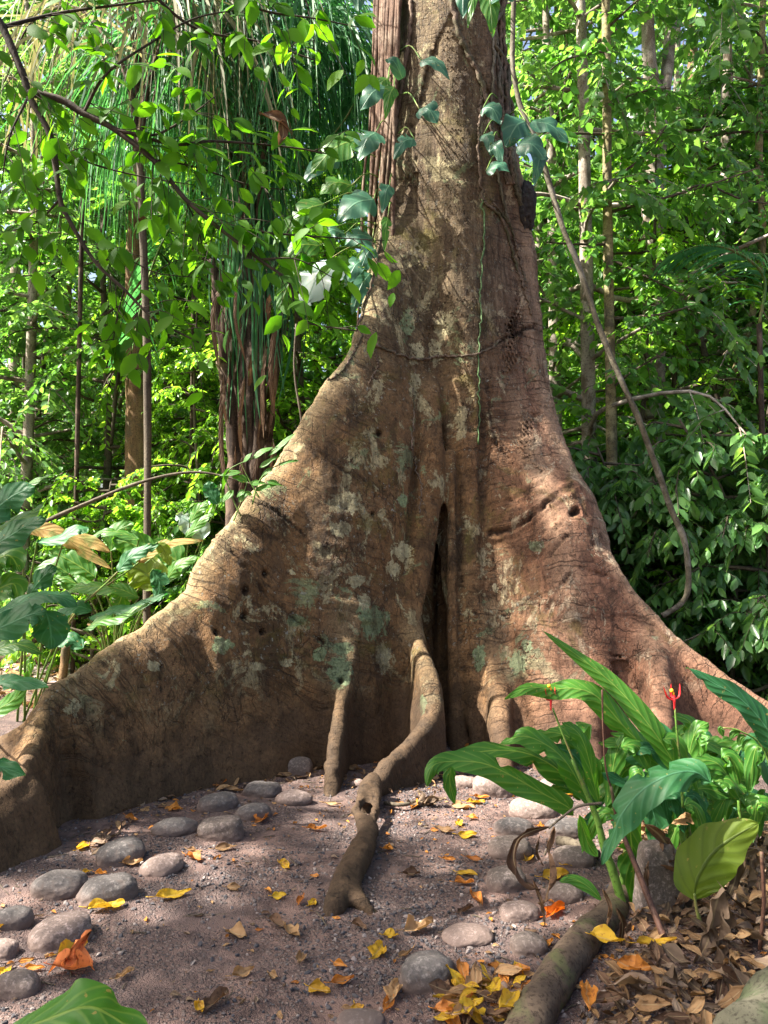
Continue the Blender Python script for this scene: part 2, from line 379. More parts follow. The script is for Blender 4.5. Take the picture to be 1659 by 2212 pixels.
# surface root that snakes over the path from the middle flange
RT = [(800,1695,.10),(766,1750,.075),(796,1800,.06),(775,1850,.05),(745,1905,.04),(722,1960,.015),(697,2012,-.045)]
C_root = np.array([G(x, y, z) for x, y, z in RT]); C_root_r = [.065,.032,.050,.056,.055,.048,.018]
C_loop = np.array([G(x, y, z) for x, y, z in [(800,1690,.10),(815,1745,.07),(796,1795,.05)]]); C_loop_r = [.045,.03,.045]
C_toe = np.array([G(x, y, z) for x, y, z in [(750,1885,.03),(772,1945,.02),(800,1975,-.02),(850,1985,-.05)]]); C_toe_r = [.045,.032,.024,.012]
D = np.empty((len(gx), len(gy), len(gz)), dtype=np.float32)
for z0 in range(0, len(gz), 40):
    Z = gz[z0:z0+40]; ZZ = Z[None, None, :]
    R = np.interp(Z, [-.2, .3, 1., 2., 3., 4.2, 5., 7.5], [1.12, 1.03, .93, .80, .66, .56, .53, .52])[None, None, :]
    an = np.arctan2(gy[None, :]-TC[1], gx[:, None]-TC[0])[..., None]
    R = R*(1+.035*np.sin(an*5+ZZ*.25)+.02*np.sin(an*9+1+ZZ*.4))
    d = np.hypot(gx[:, None]-TC[0], gy[None]-TC[1])[..., None]-R
    zl, zh = Z[0], Z[-1]
    late = None
    for k, (r3, r0, a, pw) in FINS.items():
        if r3[:, 2].max()+.5 < zl: continue
        bd, bh, bc, aa = PLAN[k]
        t = bh[..., None]-ZZ
        tc = np.maximum(t, 0)
        wdt = r0+aa[..., None]*np.maximum(tc-r0, 0)**pw
        side = (bd[..., None]-wdt)*.9
        cap = (np.sqrt(bd[..., None]**2+np.minimum(t-r0, 0)**2)-r0)*1.0
        f = np.where(t > r0, side, np.where(t > r0-3, cap*np.maximum(bc[..., None], .3), 3.))
        if k == 'middle_root': late = f
        else: d = smin(d, f, BLEND[k])
    if zl < 3.6:
        d = smin(d, chain(Z, C_lip, C_lip_r), .09)
        d = smin(d, chain(Z, C_rib, C_rib_r), .11)
        c = chain(Z, C_cut, C_cut_r); d = -smin(-d, c, .035)
        c = chain(Z, C_cut+np.array([.02, .22, 0]), C_cut_r); d = -smin(-d, c, .03)
        c = chain(Z, C_cut+np.array([.03, .40, 0]), C_cut_r); d = -smin(-d, c, .03)
        d = smin(d, chain(Z, C_in, C_in_r), .04)
        d = smin(d, chain(Z, C_in2, C_in_r), .04)
        d = smin(d, chain(Z, C_rib2, C_rib2_r), .05); c = chain(Z, C_slit, C_slit_r); d = -smin(-d, c, .02)
        if late is not None: d = smin(d, late, .10); late = None
        c = chain(Z, C_g3, C_g3_r); d = -smin(-d, c, .05)
        c = chain(Z, C_cut2, C_cut2_r); d = -smin(-d, c, .05)
        d = smin(d, chain(Z, C_knee, C_knee_r), .3)
    if zl < 1.0:
        c = chain(Z, C_tri, C_tri_r); d = -smin(-d, c, .04)
        d = smin(d, chain(Z, C_root, C_root_r), .04)
        d = smin(d, chain(Z, C_loop, C_loop_r), .03)
        d = smin(d, chain(Z, C_toe, C_toe_r), .03)
    D[:, :, z0:z0+40] = d
# cap the sides of the grid so that the solid closes
D[0] = np.maximum(D[0], H); D[-1] = np.maximum(D[-1], H); D[:, -1] = np.maximum(D[:, -1], H); D[:, 0] = np.maximum(D[:, 0], H)

def surface_nets(D, org, h):
    S = D < 0
    nx, ny, nz = D.shape
    c = np.zeros((nx-1, ny-1, nz-1), dtype=np.uint8)
    offs = [(i, j, k) for i in (0, 1) for j in (0, 1) for k in (0, 1)]
    for (i, j, k) in offs: c += S[i:nx-1+i, j:ny-1+j, k:nz-1+k]
    idx = np.argwhere((c > 0) & (c < 8))
    corner = np.stack([D[idx[:, 0]+i, idx[:, 1]+j, idx[:, 2]+k] for (i, j, k) in offs], 1)
    acc = np.zeros((len(idx), 3)); cnt = np.zeros(len(idx))
    O = np.array(offs, dtype=float)
    for a in range(8):
        for b in range(a+1, 8):
            if np.abs(O[a]-O[b]).sum() != 1: continue
            va, vb = corner[:, a], corner[:, b]; cr = (va < 0) != (vb < 0)
            t = np.where(cr, va/(va-vb+1e-20), 0)
            acc += np.where(cr[:, None], O[a]+t[:, None]*(O[b]-O[a]), 0); cnt += cr
    V = (idx+acc/cnt[:, None])*h+org
    vid = np.full((nx-1, ny-1, nz-1), -1, dtype=np.int32); vid[idx[:, 0], idx[:, 1], idx[:, 2]] = np.arange(len(idx))
    F = []
    for ax in range(3):
        o1, o2 = [(1, 2), (2, 0), (0, 1)][ax]
        sl0 = [slice(None)]*3; sl1 = [slice(None)]*3; sl0[ax] = slice(0, -1); sl1[ax] = slice(1, None)
        A = S[tuple(sl0)]; B = S[tuple(sl1)]
        e = np.argwhere(A != B)
        ok = (e[:, o1] > 0) & (e[:, o2] > 0) & (e[:, o1] < D.shape[o1]-1) & (e[:, o2] < D.shape[o2]-1)
        e = e[ok]; ins = A[e[:, 0], e[:, 1], e[:, 2]]
        def g(d1, d2):
            q = e.copy(); q[:, o1] -= d1; q[:, o2] -= d2
            return vid[q[:, 0], q[:, 1], q[:, 2]]
        q = np.stack([g(1, 1), g(0, 1), g(0, 0), g(1, 0)], 1)
        q[~ins] = q[~ins][:, ::-1]
        F.append(q)
    F = np.concatenate(F); F = F[(F >= 0).all(1)]
    return V, F
TV, TF = surface_nets(D, np.array([X0, Y0, Z0]), H)
del D
def vnormals(V, F):
    n = np.cross(V[F[:, 2]]-V[F[:, 0]], V[F[:, 3]]-V[F[:, 1]])
    N = np.zeros_like(V)
    for k in range(4):
        for c in range(3): N[:, c] += np.bincount(F[:, k], n[:, c], len(V))
    return N/(np.linalg.norm(N, axis=1)[:, None]+1e-12)
def smooth_mesh(V, F, it, lam=.5):
    for _ in range(it):
        A = np.zeros_like(V); C = np.zeros(len(V))
        for k in range(4):
            for j in (1, 3):
                o = F[:, (k+j) % 4]
                for c in range(3): A[:, c] += np.bincount(F[:, k], V[o, c], len(V))
                C += np.bincount(F[:, k], minlength=len(V))
        V = V+lam*(A/np.maximum(C, 1)[:, None]-V)
    return V
TV = smooth_mesh(TV, TF, 2)
TN = vnormals(TV, TF)
# ridge coordinates
bestd = np.full(len(TV), 9., dtype=np.float32); bests = np.zeros(len(TV), dtype=np.float32)
s_off = 0.
for k, (r3, *_r) in FINS.items():
    q = resample(r3, 12*len(r3)); L = np.concatenate([[0], np.cumsum(np.linalg.norm(np.diff(q, axis=0), axis=1))])+s_off; s_off = L[-1]+1.3
    for c0 in range(0, len(TV), 20000):
        v = TV[c0:c0+20000].astype(np.float32)
        dd = ((v[:, None]-q[None].astype(np.float32))**2).sum(-1); j = dd.argmin(1); dm = np.sqrt(dd[np.arange(len(v)), j])
        seg = slice(c0, c0+len(v)); m_ = dm < bestd[seg]
        # position along the ridge between samples
        jj = np.clip(j, 1, len(q)-2); tg = q[jj+1]-q[jj-1]; tl = np.linalg.norm(tg, axis=1)
        along = L[j]+((v-q[j])*tg).sum(1)/tl
        bests[seg] = np.where(m_, along, bests[seg]); bestd[seg] = np.where(m_, dm, bestd[seg])
# relief: broad lumps, small lumps, ring swellings across the ridges, gashes
disp = .016*vnoise(TV, 2.3, 1)+.007*vnoise(TV, 6., 2)+.0045*vnoise(TV, 14., 3)+.003*vnoise(TV, 30., 4)
lowr = (TV[:, 1] < 5.1) & (TV[:, 2] < .3) & (np.abs(TV[:, 0]) < .6)
disp += lowr*(.012*vnoise(TV*[1, .5, 1], 16., 8)+.008*vnoise(TV, 34., 9))
rg_ = np.stack([bests*7., bestd*1.2, bestd*0], 1)
disp += .009*vnoise(rg_, 1.0, 5)*np.clip(1.1-bestd, 0, 1)+.006*vnoise(np.stack([bests*22., bestd*1.5, bestd*0+4], 1), 1.0, 6)*np.clip(.8-bestd, 0, 1)
fl = np.stack([TV[:, 0]*9, TV[:, 1]*9, TV[:, 2]*.8], 1)
disp += .014*vnoise(fl, 1., 7)*np.clip((TV[:, 2]-1.5)/2, 0.15, 1)
gash = np.zeros(len(TV))
sx = TV[:, 0]/TV[:, 1]; 
rz_ = (TV[:, 2]-CAM_H)/TV[:, 1]
vv = (rz_*CP-SP)/(CP+rz_*SP)
px_ = 829.5+sx*(CP-SP*vv)*FPX; py_ = 1106-vv*FPX
# carved marks, given by the bark points they pass through (front side only)
front = (TN[:, 1] < 0.15)
rgc = np.random.RandomState(2)
def carve(pts, wd, depth):
    global disp, gash
    q = resample(np.array(pts, dtype=float), 12*len(pts)); q[1:-1] += rgc.normal(0, 2.2, q[1:-1].shape); dm = np.full(len(TV), 1e9)
    for a, b in zip(q[:-1], q[1:]):
        e = b-a; t = np.clip(((px_-a[0])*e[0]+(py_-a[1])*e[1])/(e@e+1e-9), 0, 1)
        dm = np.minimum(dm, np.hypot(px_-a[0]-t*e[0], py_-a[1]-t*e[1]))
    wd = wd*.8; g = np.clip(1-dm/wd, 0, 1)*front*np.clip(.55+1.1*vnoise(TV, 9., 44), .1, 1)
    disp -= depth*g
    rim = np.exp(-((dm-wd*1.5)/(wd*.6))**2)*front
    disp += depth*.5*rim
    gash = np.maximum(gash, np.clip(g*1.6, 0, 1))
carve([(1058,1152),(1100,1145),(1150,1118),(1200,1075),(1240,1050)], 8, .035)
carve([(1095,1085),(1140,1062),(1175,1040)], 6, .02)
carve([(1150,1190),(1190,1165),(1215,1130)], 6, .02)
carve([(1160,1225),(1195,1190),(1225,1160)], 5, .015)
carve([(1178,1320),(1200,1285),(1228,1240)], 6, .02)
carve([(468,1165),(520,1215),(570,1280),(640,1340),(700,1390)], 6, .02)
carve([(1046,800),(1058,880),(1072,960)], 7, .02)
carve([(545,1085),(600,1110),(650,1150)], 4, .012)
carve([(655,950),(720,1000),(790,1040)], 4, .012)
carve([(1040,760),(1100,728),(1155,702)], 6, .02)
carve([(1160,1280),(1085,1335)], 3, .01)
carve([(1125,1390),(1150,1440),(1162,1470)], 4, .012)
carve([(345,1440),(352,1560),(350,1680)], 3, .012)
for (hx, hy, hr) in [(530,1275,8),(528,1330,7),(574,1238,6),(468,1365,6),(567,1364,5),(820,935,6),(1245,1105,7),(1236,1110,6),(736,1470,6),(805,1110,4)]:
    dm = np.hypot((px_-hx), (py_-hy)*.8); g = np.clip(1.3-dm/hr, 0, 1)*front
    disp -= .06*g; gash = np.maximum(gash, np.clip(g*2, 0, 1))
disp *= np.clip((TV[:, 2]+.05)/.15, .2, 1)
patch = np.zeros((len(TV), 3))
# lichen crusts: (x, y, half width, half height)
for (x, y, a, b) in [(745,1085,45,30),(740,1140,40,22),(790,1300,16,26),(770,1255,22,16),(870,1190,26,26),(850,1230,22,20),(895,830,14,34),(900,760,20,30),(885,690,16,30),(960,700,26,40),(940,760,22,36),(1085,1335,10,8),(1070,1270,10,14),(700,1270,12,10),(630,1235,12,8),(330,1440,20,14),(160,1530,24,26),(620,1430,20,12),(560,1440,18,10),(830,1420,18,40),(1010,1130,10,14),(1250,1330,14,10)]:
    patch[:, 0] = np.maximum(patch[:, 0], np.clip(1.25-np.hypot((px_-x)/a, (py_-y)/b), 0, 1)*front)
for (x, y, a, b) in [(805,1345,40,44),(480,1393,26,20),(735,1455,34,48),(690,1412,18,20),(740,1400,30,18),(1035,1420,20,34),(1120,1430,24,34),(1140,1395,16,16),(880,700,16,40),(1160,1180,26,14),(640,1340,24,16),(915,1525,10,24),(870,1080,14,20)]:
    patch[:, 1] = np.maximum(patch[:, 1], np.clip(1.25-np.hypot((px_-x)/a, (py_-y)/b), 0, 1)*front)
TV = TV+TN*disp[:, None]
giant = tag(empty('buttress_tree', (TC[0], TC[1], 0)), 'huge rainforest tree with broad curving buttress roots and reddish brown lichen spotted bark', 'tree')
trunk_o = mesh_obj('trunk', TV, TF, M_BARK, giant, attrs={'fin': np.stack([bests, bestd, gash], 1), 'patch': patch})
BV = BVHTree.FromPolygons([tuple(v) for v in TV], [tuple(f) for f in TF.tolist()])
def hit(px, py, lift=0.0):
    r = Vector(ray(px, py)).normalized(); o = Vector((0, 0, CAM_H))
    loc, n, i, dd = BV.ray_cast(o, r)
    if loc is None:
        loc, n, i, dd = BV.find_nearest(Vector(P(px, py, 6.9)))
    return np.array(loc)+np.array(n)*lift, np.array(n)
# ================================================================ ground
def ground_material():
    m = NT('forest_soil'); co = m.obj()
    big = m.noise(co, .9, 5, .6, .5); mid = m.noise(co, 7, 6, .7, .3); fine = m.noise(co, 70, 4, .7)
    col = m.mix(m.ramp(mid, (.42, 0.), (.58, 1.)), (.08, .055, .05), (.20, .135, .115))
    col = m.mix(m.ramp(big, (.42, 0.), (.6, .6)), col, (.085, .07, .07))
    v = m.voro(co, 62, 'F1', 1); vd = m.voro(co, 62, 'F1', 0)
    peb = m.mix(m.sep(v)[0], (.05, .052, .06), (.24, .19, .17))
    grit = m.math('MULTIPLY', m.ramp(m.noise(co, 2.2, 4, .6), (.40, 0.), (.55, 1.)), m.ramp(vd, (.35, 1.), (.5, 0.)))
    col = m.mix(m.math('MULTIPLY', grit, .8), col, peb)
    v2 = m.voro(co, 190, 'F1', 0)
    h = m.math('ADD', m.math('MULTIPLY', mid, .8), m.math('MULTIPLY', grit, .8))
    h = m.math('ADD', h, m.math('MULTIPLY', v2, -.3)); h = m.math('ADD', h, m.math('MULTIPLY', fine, .3))
    # green-brown litter floor further off
    x, y, z = m.sep(co)
    far = m.n('MapRange', i0=y, i1=8., i2=11., i3=0., i4=1.)
    lit = m.voro(m.mapping(co, (1, 1.6, 1)), 9, 'F1', 1)
    col = m.mix(far, col, m.mix(m.sep(lit)[0], (.05, .045, .02), (.20, .13, .06)))
    col = m.mix(1.0, col, (.92, .90, .88), 'MULTIPLY')
    return m.surf(m.pbr(col, .95, m.bump(h, .9, .02), .15))
M_SOIL = ground_material()
def ground_z(x, y):
    p = np.stack([x, y, np.zeros_like(x)], -1)
    z = .012*vnoise(p, 1.1, 11)+.010*vnoise(p, 4.5, 12)+.004*vnoise(p, 13, 13)
    # heaped litter bank under the red-flowered plant
    bank = np.clip((x-(.75+.32*(3.4-y)*-.6))*1.6, 0, 1)*np.clip((4.4-y)*1.2, 0, 1)*np.clip((y-.6), 0, 1)
    return z+.05*bank
def axis(lo, hi, a, b, fine, coarse):
    return np.concatenate([-np.geomspace(-(lo-1e-9)+0, max(-a, .5), 40)[:-1] if lo < a else [], np.arange(a, b, fine), np.geomspace(b, hi, 40)])
ax_ = np.concatenate([-np.geomspace(90, 3.01, 36), np.arange(-3, 3, .03), np.geomspace(3, 90, 36)])
ay_ = np.concatenate([-np.geomspace(60, .3, 20), np.arange(0, 7.5, .03), np.geomspace(7.5, 120, 40)])
A_, B_ = np.meshgrid(ax_, ay_, indexing='ij'); na, nb = A_.shape
gzv = ground_z(A_.ravel(), B_.ravel())
i_, j_ = np.meshgrid(np.arange(na-1), np.arange(nb-1), indexing='ij'); i_ = i_.ravel(); j_ = j_.ravel()
GF = np.stack([i_*nb+j_, (i_+1)*nb+j_, (i_+1)*nb+j_+1, i_*nb+j_+1], 1)
tag(mesh_obj('ground', np.stack([A_.ravel(), B_.ravel(), gzv], 1), GF, M_SOIL), kind='structure')
# ================================================================ foliage: materials and builders
def leaf_material(name, dark, mid_, light, trans=.45, rough=.38, tcol=None, island=True, spec=.45, tsat=1.0):
    """thin leaf: gloss, body colour, light coming through; tone differs from leaf to leaf"""
    m = NT(name)
    r = m.n('NewGeometry', 8) if island else m.n('ObjectInfo', 5)
    co = m.obj()
    clump = m.noise(co, 1.1, 2, .5)
    f = m.math('ADD', m.math('MULTIPLY', r, .7), m.math('MULTIPLY', m.math('SUBTRACT', clump, .5), .9), clamp=True)
    col = m.ramp(m.math('ADD', f, .12), (.0, dark), (.5, mid_), (1., light))
    back = m.mix(1.0, col, tcol or (2.6, 2.3, 1.1), 'MULTIPLY')
    p = m.pbr(col, rough, None, spec)
    t = m.n('BsdfTranslucent', Color=back)
    sh = m.n('MixShader', i0=trans, i1=p, i2=t)
    return m.surf(sh)
M_LEAF_A = leaf_material('thicket_leaf', (.028, .09, .018), (.06, .175, .034), (.14, .31, .06), trans=.5)
M_LEAF_B = leaf_material('bluish_leaf', (.045, .12, .04), (.085, .20, .06), (.16, .32, .08), trans=.5, rough=.3)
M_LEAF_Y = leaf_material('painted_sunlit_leaf', (.055, .14, .014), (.11, .26, .028), (.22, .40, .05), trans=.6)  # sunlit glow put into the colour as a brighter yellow-green
M_LEAF_O = leaf_material('overhang_leaf', (.022, .075, .006), (.05, .15, .010), (.10, .24, .016), trans=.6, rough=.55, tcol=(2.6, 2.5, .7), spec=.2)
M_FAR = leaf_material('far_leaf', (.025, .09, .03), (.06, .18, .05), (.17, .34, .10), trans=.5)
M_PALM = leaf_material('palm_leaflet', (.022, .085, .038), (.05, .16, .07), (.11, .27, .10), trans=.45, rough=.5, tcol=(1.8, 2.2, 1.1), spec=.2)
M_PALMDRY = leaf_material('pale_palm_leaflet', (.09, .10, .055), (.20, .20, .12), (.36, .34, .24), trans=.35, rough=.65, tcol=(1.5, 1.4, .9), spec=.15)

def big_leaf_material(name, a, b, trans=.4, rough=.3, vein=(.16, .26, .05), tcol=(2.4, 2.4, .8), vn=55., vs_=10., holes=False, blotch=None):
    """large blade with a midrib and side veins (uv.x along, uv.y across -1..1)"""
    m = NT(name); u, v, r_ = m.sep(m.attr('uvw', 'vec'))
    av = m.math('ABSOLUTE', v); co = m.obj()
    ns = m.noise(co, 9, 4, .6)
    col = m.mix(m.math('ADD', m.math('MULTIPLY', ns, .7), m.math('MULTIPLY', r_, .45), clamp=True), a, b)
    st = m.math('SINE', m.math('ADD', m.math('MULTIPLY', u, vn), m.math('MULTIPLY', av, -vs_)))
    st01 = m.math('MULTIPLY', m.math('ADD', st, 1.0), .5)
    col = m.mix(m.math('MULTIPLY', m.ramp(st01, (.82, 0.), (1., 1.)), .35), col, vein)
    rib = m.n('MapRange', i0=av, i1=.03, i2=.075, i3=1., i4=0.)
    col = m.mix(m.math('MULTIPLY', rib, .8), col, vein)
    spots = m.ramp(m.noise(co, 45, 2, .5), (.70, 0.), (.73, 1.))
    col = m.mix(m.math('MULTIPLY', spots, .6), col, (.30, .22, .06))
    chew = m.ramp(m.noise(m.mapping(co, loc=(3, 5, 7)), 20, 4, .7), (.66, 0.), (.69, 1.)); col = m.mix(m.math('MULTIPLY', chew, .7), col, (.20, .16, .05))
    edge = m.ramp(m.math('ADD', av, m.math('MULTIPLY', ns, .25)), (1.08, 0.), (1.14, 1.))
    col = m.mix(m.math('MULTIPLY', edge, .6), col, (.28, .17, .05))
    if blotch: col = m.mix(m.ramp(m.noise(co, 14, 4, .6), (.45, 0.), (.6, 1.)), col, blotch)
    nr = m.bump(m.math('ADD', m.math('MULTIPLY', st01, .6), m.math('MULTIPLY', rib, .8)), .55, .006)
    p = m.pbr(col, m.math('ADD', rough, m.math('MULTIPLY', ns, .2)), nr, .32)
    t = m.n('BsdfTranslucent', Color=m.mix(1., col, tcol, 'MULTIPLY'))
    return m.surf(m.n('MixShader', i0=trans, i1=p, i2=t))
M_BIG = big_leaf_material('broad_green_leaf', (.018, .085, .010), (.055, .17, .018), rough=.36)
M_BIGTEAL = big_leaf_material('broad_bluish_leaf', (.010, .07, .022), (.030, .125, .036), trans=.3, rough=.42, vein=(.06, .18, .09), tcol=(1.8, 2.4, 1.))
M_BIGYEL = big_leaf_material('broad_yellow_green_leaf', (.075, .13, .012), (.14, .19, .02), trans=.5, rough=.4, vein=(.05, .08, .01))
M_PHIL = big_leaf_material('climber_leaf', (.018, .075, .045), (.04, .125, .07), trans=.25, rough=.3, vein=(.10, .22, .13), vn=32., vs_=5.)
M_SHINE = big_leaf_material('painted_sheen_leaf', (.16, .24, .20), (.30, .38, .33), trans=.2, rough=.22, vein=(.08, .16, .11), vn=32., vs_=5.)  # sky reflection painted into the whitish base colour
M_OLD = big_leaf_material('withering_leaf', (.20, .12, .03), (.33, .22, .06), trans=.3, rough=.6, vein=(.3, .2, .08), tcol=(1.5, 1.2, .6), blotch=(.12, .13, .02))
def dry_material(name, a, b, trans=.25, rough=.7, c=None):
    m = NT(name); u, v, r_ = m.sep(m.attr('uvw', 'vec')); av = m.math('ABSOLUTE', v); co = m.obj()
    ns = m.noise(co, 22, 5, .65)
    col = m.mix(m.math('ADD', m.math('MULTIPLY', ns, .8), m.math('MULTIPLY', m.math('SUBTRACT', r_, .5), 1.1), clamp=True), a, b)
    if c is not None: col = m.mix(m.ramp(m.noise(co, 60, 3, .6), (.56, 0.), (.64, .8)), col, c)
    st = m.math('SINE', m.math('ADD', m.math('MULTIPLY', u, 40.), m.math('MULTIPLY', av, -7.)))
    rib = m.n('MapRange', i0=av, i1=.04, i2=.1, i3=1., i4=0.)
    col = m.mix(m.math('MULTIPLY', rib, .5), col, (.33, .26, .15))
    nr = m.bump(m.math('ADD', m.math('MULTIPLY', st, .25), m.math('MULTIPLY', ns, 1.)), .7, .006)
    p = m.pbr(col, rough, nr, .25)
    t = m.n('BsdfTranslucent', Color=m.mix(1., col, (1.5, 1.3, .9), 'MULTIPLY'))
    return m.surf(m.n('MixShader', i0=trans, i1=p, i2=t))
M_DRY = dry_material('dry_brown_leaf', (.062, .034, .02), (.18, .105, .06), c=(.04, .022, .013))
M_DRYGREY = dry_material('dry_grey_leaf', (.095, .065, .042), (.235, .17, .12))
M_YEL = dry_material('yellow_fallen_leaf', (.36, .20, .015), (.62, .42, .03), trans=.3, rough=.5, c=(.28, .13, .02))
M_ORA = dry_material('orange_fallen_leaf', (.33, .12, .025), (.56, .24, .04), trans=.3, rough=.55, c=(.2, .07, .02))
M_TAN = dry_material('tan_fallen_leaf', (.19, .11, .05), (.40, .25, .12), trans=.2, c=(.16, .09, .04))
M_REDLEAF = dry_material('red_fallen_leaf', (.50, .10, .03), (.70, .24, .08), trans=.3, c=(.3, .06, .02))
def plain_bark(name, a, b, c=None, sc_=9., stretch=.25, rough=.85, b_=.6, ring=False):
    m = NT(name); co = m.obj()
    n1 = m.noise(m.mapping(co, (1, 1, stretch)), sc_, 5, .65, .3); n2 = m.noise(co, 3.3, 5, .7, .6)
    col = m.mix(m.ramp(n1, (.35, 0.), (.65, 1.)), a, b); col = m.mix(m.ramp(m.noise(co, 60, 3, .7), (.35, .6), (.48, 0.)), col, m.mix(1., col, (.4, .38, .36), 'MULTIPLY'))
    if c is not None: col = m.mix(m.ramp(n2, (.50, 0.), (.58, .85)), col, c)
    h = m.math('ADD', n1, m.math('MULTIPLY', n2, .8)); col = m.mix(m.ramp(m.noise(co, 60, 3, .7), (.35, .6), (.48, 0.)), col, m.mix(1., col, (.4, .38, .36), 'MULTIPLY'))
    if ring:
        x, y, z = m.sep(co); rg = m.math('SINE', m.math('MULTIPLY', z, 42.)); h = m.math('ADD', n1, m.math('MULTIPLY', m.ramp(rg, (.85, 0.), (1., 1.)), .8))
        col = m.mix(m.math('MULTIPLY', m.ramp(rg, (.9, 0.), (1., 1.)), .4), col, (.06, .05, .03))
    return m.surf(m.pbr(col, rough, m.bump(h, b_, .012), .2))
M_TWIG = plain_bark('twig_bark', (.05, .04, .028), (.12, .10, .07))
M_DARKTWIG = plain_bark('dark_twig_bark', (.022, .018, .012), (.06, .045, .03))
M_GREYBARK = plain_bark('pale_mottled_bark', (.18, .15, .12), (.42, .37, .31), (.12, .09, .06), 7., .4)
M_POLE = plain_bark('banded_pole_bark', (.16, .13, .06), (.32, .28, .15), (.08, .07, .045), 8., 1.6)
M_OCHRE = plain_bark('ochre_bark', (.11, .065, .03), (.22, .14, .07), (.10, .08, .05), 14., .2)
M_LIANA = plain_bark('liana_bark', (.06, .052, .035), (.14, .125, .085), (.19, .175, .14), 14., .5)
M_VINE = plain_bark('vine_bark', (.07, .05, .035), (.19, .14, .10), (.06, .06, .03), 18., .4)
M_AERIAL = plain_bark('aerial_root_bark', (.05, .026, .016), (.14, .085, .055), (.17, .125, .09), 20., .1)
M_SHEATH = plain_bark('palm_sheath', (.022, .015, .011), (.075, .052, .036), (.13, .09, .065), 26., .07)
M_STEM = plain_bark('green_stem', (.06, .13, .02), (.12, .22, .04), (.16, .14, .05), 12., .3, .5, .3)
M_BROWNSTEM = plain_bark('brown_stem', (.05, .025, .018), (.12, .06, .04), (.09, .08, .04), 12., .2, .6, .4)
M_GREENVINE = plain_bark('green_vine', (.06, .12, .04), (.13, .21, .08), None, 12., .3, .5, .3)
M_ROOTB = plain_bark('mossy_root_bark', (.05, .036, .026), (.125, .09, .062), (.08, .085, .035), 8., .8)

LEAF_T = {  # u along, v across; two halves folded on the midrib
    'oval': (np.array([[0, 0, 0], [.28, .30, .06], [.62, .27, .05], [1, 0, -.04], [.62, -.27, .05], [.28, -.30, .06], [.45, 0, -.02]], dtype=float),
             np.array([[0, 6, 2, 1], [6, 3, 2, 2], [0, 5, 4, 6], [6, 4, 3, 3]])),
}
_V = np.array([[0, 0, 0], [.25, .24, .05], [.60, .25, .04], [1, 0, -.10], [.60, -.25, .04], [.25, -.24, .05]], dtype=float)
_F = np.array([[0, 3, 2, 1], [0, 5, 4, 3]])
_V9 = np.array([[0, 0, 0], [.15, .17, .03], [.40, .28, .05], [.72, .21, .02], [1, 0, -.14], [.72, -.21, .02], [.40, -.28, .05], [.15, -.17, .03], [.40, 0, 0], [.72, 0, -.04]], dtype=float)
_F9a = np.array([[0, 8, 2, 1], [8, 9, 3, 2], [0, 7, 6, 8], [8, 6, 5, 9]]); _F9b = np.array([[9, 4, 3], [9, 5, 4]])
def norm(a): return a/(np.linalg.norm(a, axis=-1, keepdims=True)+1e-12)
def leaf_cloud(geo, pos, d, n, L, aspect=1.0, fine=False):
    pos = np.asarray(pos); N = len(pos)
    d = norm(np.asarray(d)); s = norm(np.cross(n, d)); nn = np.cross(d, s)
    T = _V9 if fine else _V
    L = np.broadcast_to(np.asarray(L, dtype=float), (N,))[:, None, None]; asp = np.broadcast_to(np.asarray(aspect, dtype=float), (N,))[:, None, None]
    V = pos[:, None]+L*(T[None, :, :1]*d[:, None]+T[None, :, 1:2]*asp*s[:, None]+T[None, :, 2:]*nn[:, None])
    o = np.arange(N)[:, None, None]*len(T)
    if fine: Fs = [(o+_F9a[None]).reshape(-1, 4), (o+_F9b[None]).reshape(-1, 3)]
    else: Fs = [(o+_F[None]).reshape(-1, 4)]
    geo.add(V.reshape(-1, 3), Fs)

def twig_leaves(rg, p, n, size, droop=.35, flat=.6):
    """alternate leaves along a twig path"""
    p = np.asarray(p); t = np.linspace(.12, 1, n)*(len(p)-1); i = np.minimum(t.astype(int), len(p)-2); f = (t-i)[:, None]
    pos = p[i]*(1-f)+p[i+1]*f; tg = norm(p[i+1]-p[i])
    up = np.array([0, 0, 1.]); side = norm(np.cross(tg, up)+1e-4)
    sg = np.where(np.arange(n) % 2 == 0, 1, -1)[:, None]
    d = norm(tg*.55+side*sg*.8+rg.normal(0, .22, (n, 3))+np.array([0, 0, -droop]))
    nr = norm(up*flat+rg.normal(0, .42, (n, 3)))
    return pos, d, nr, size*rg.uniform(.65, 1.2, n)

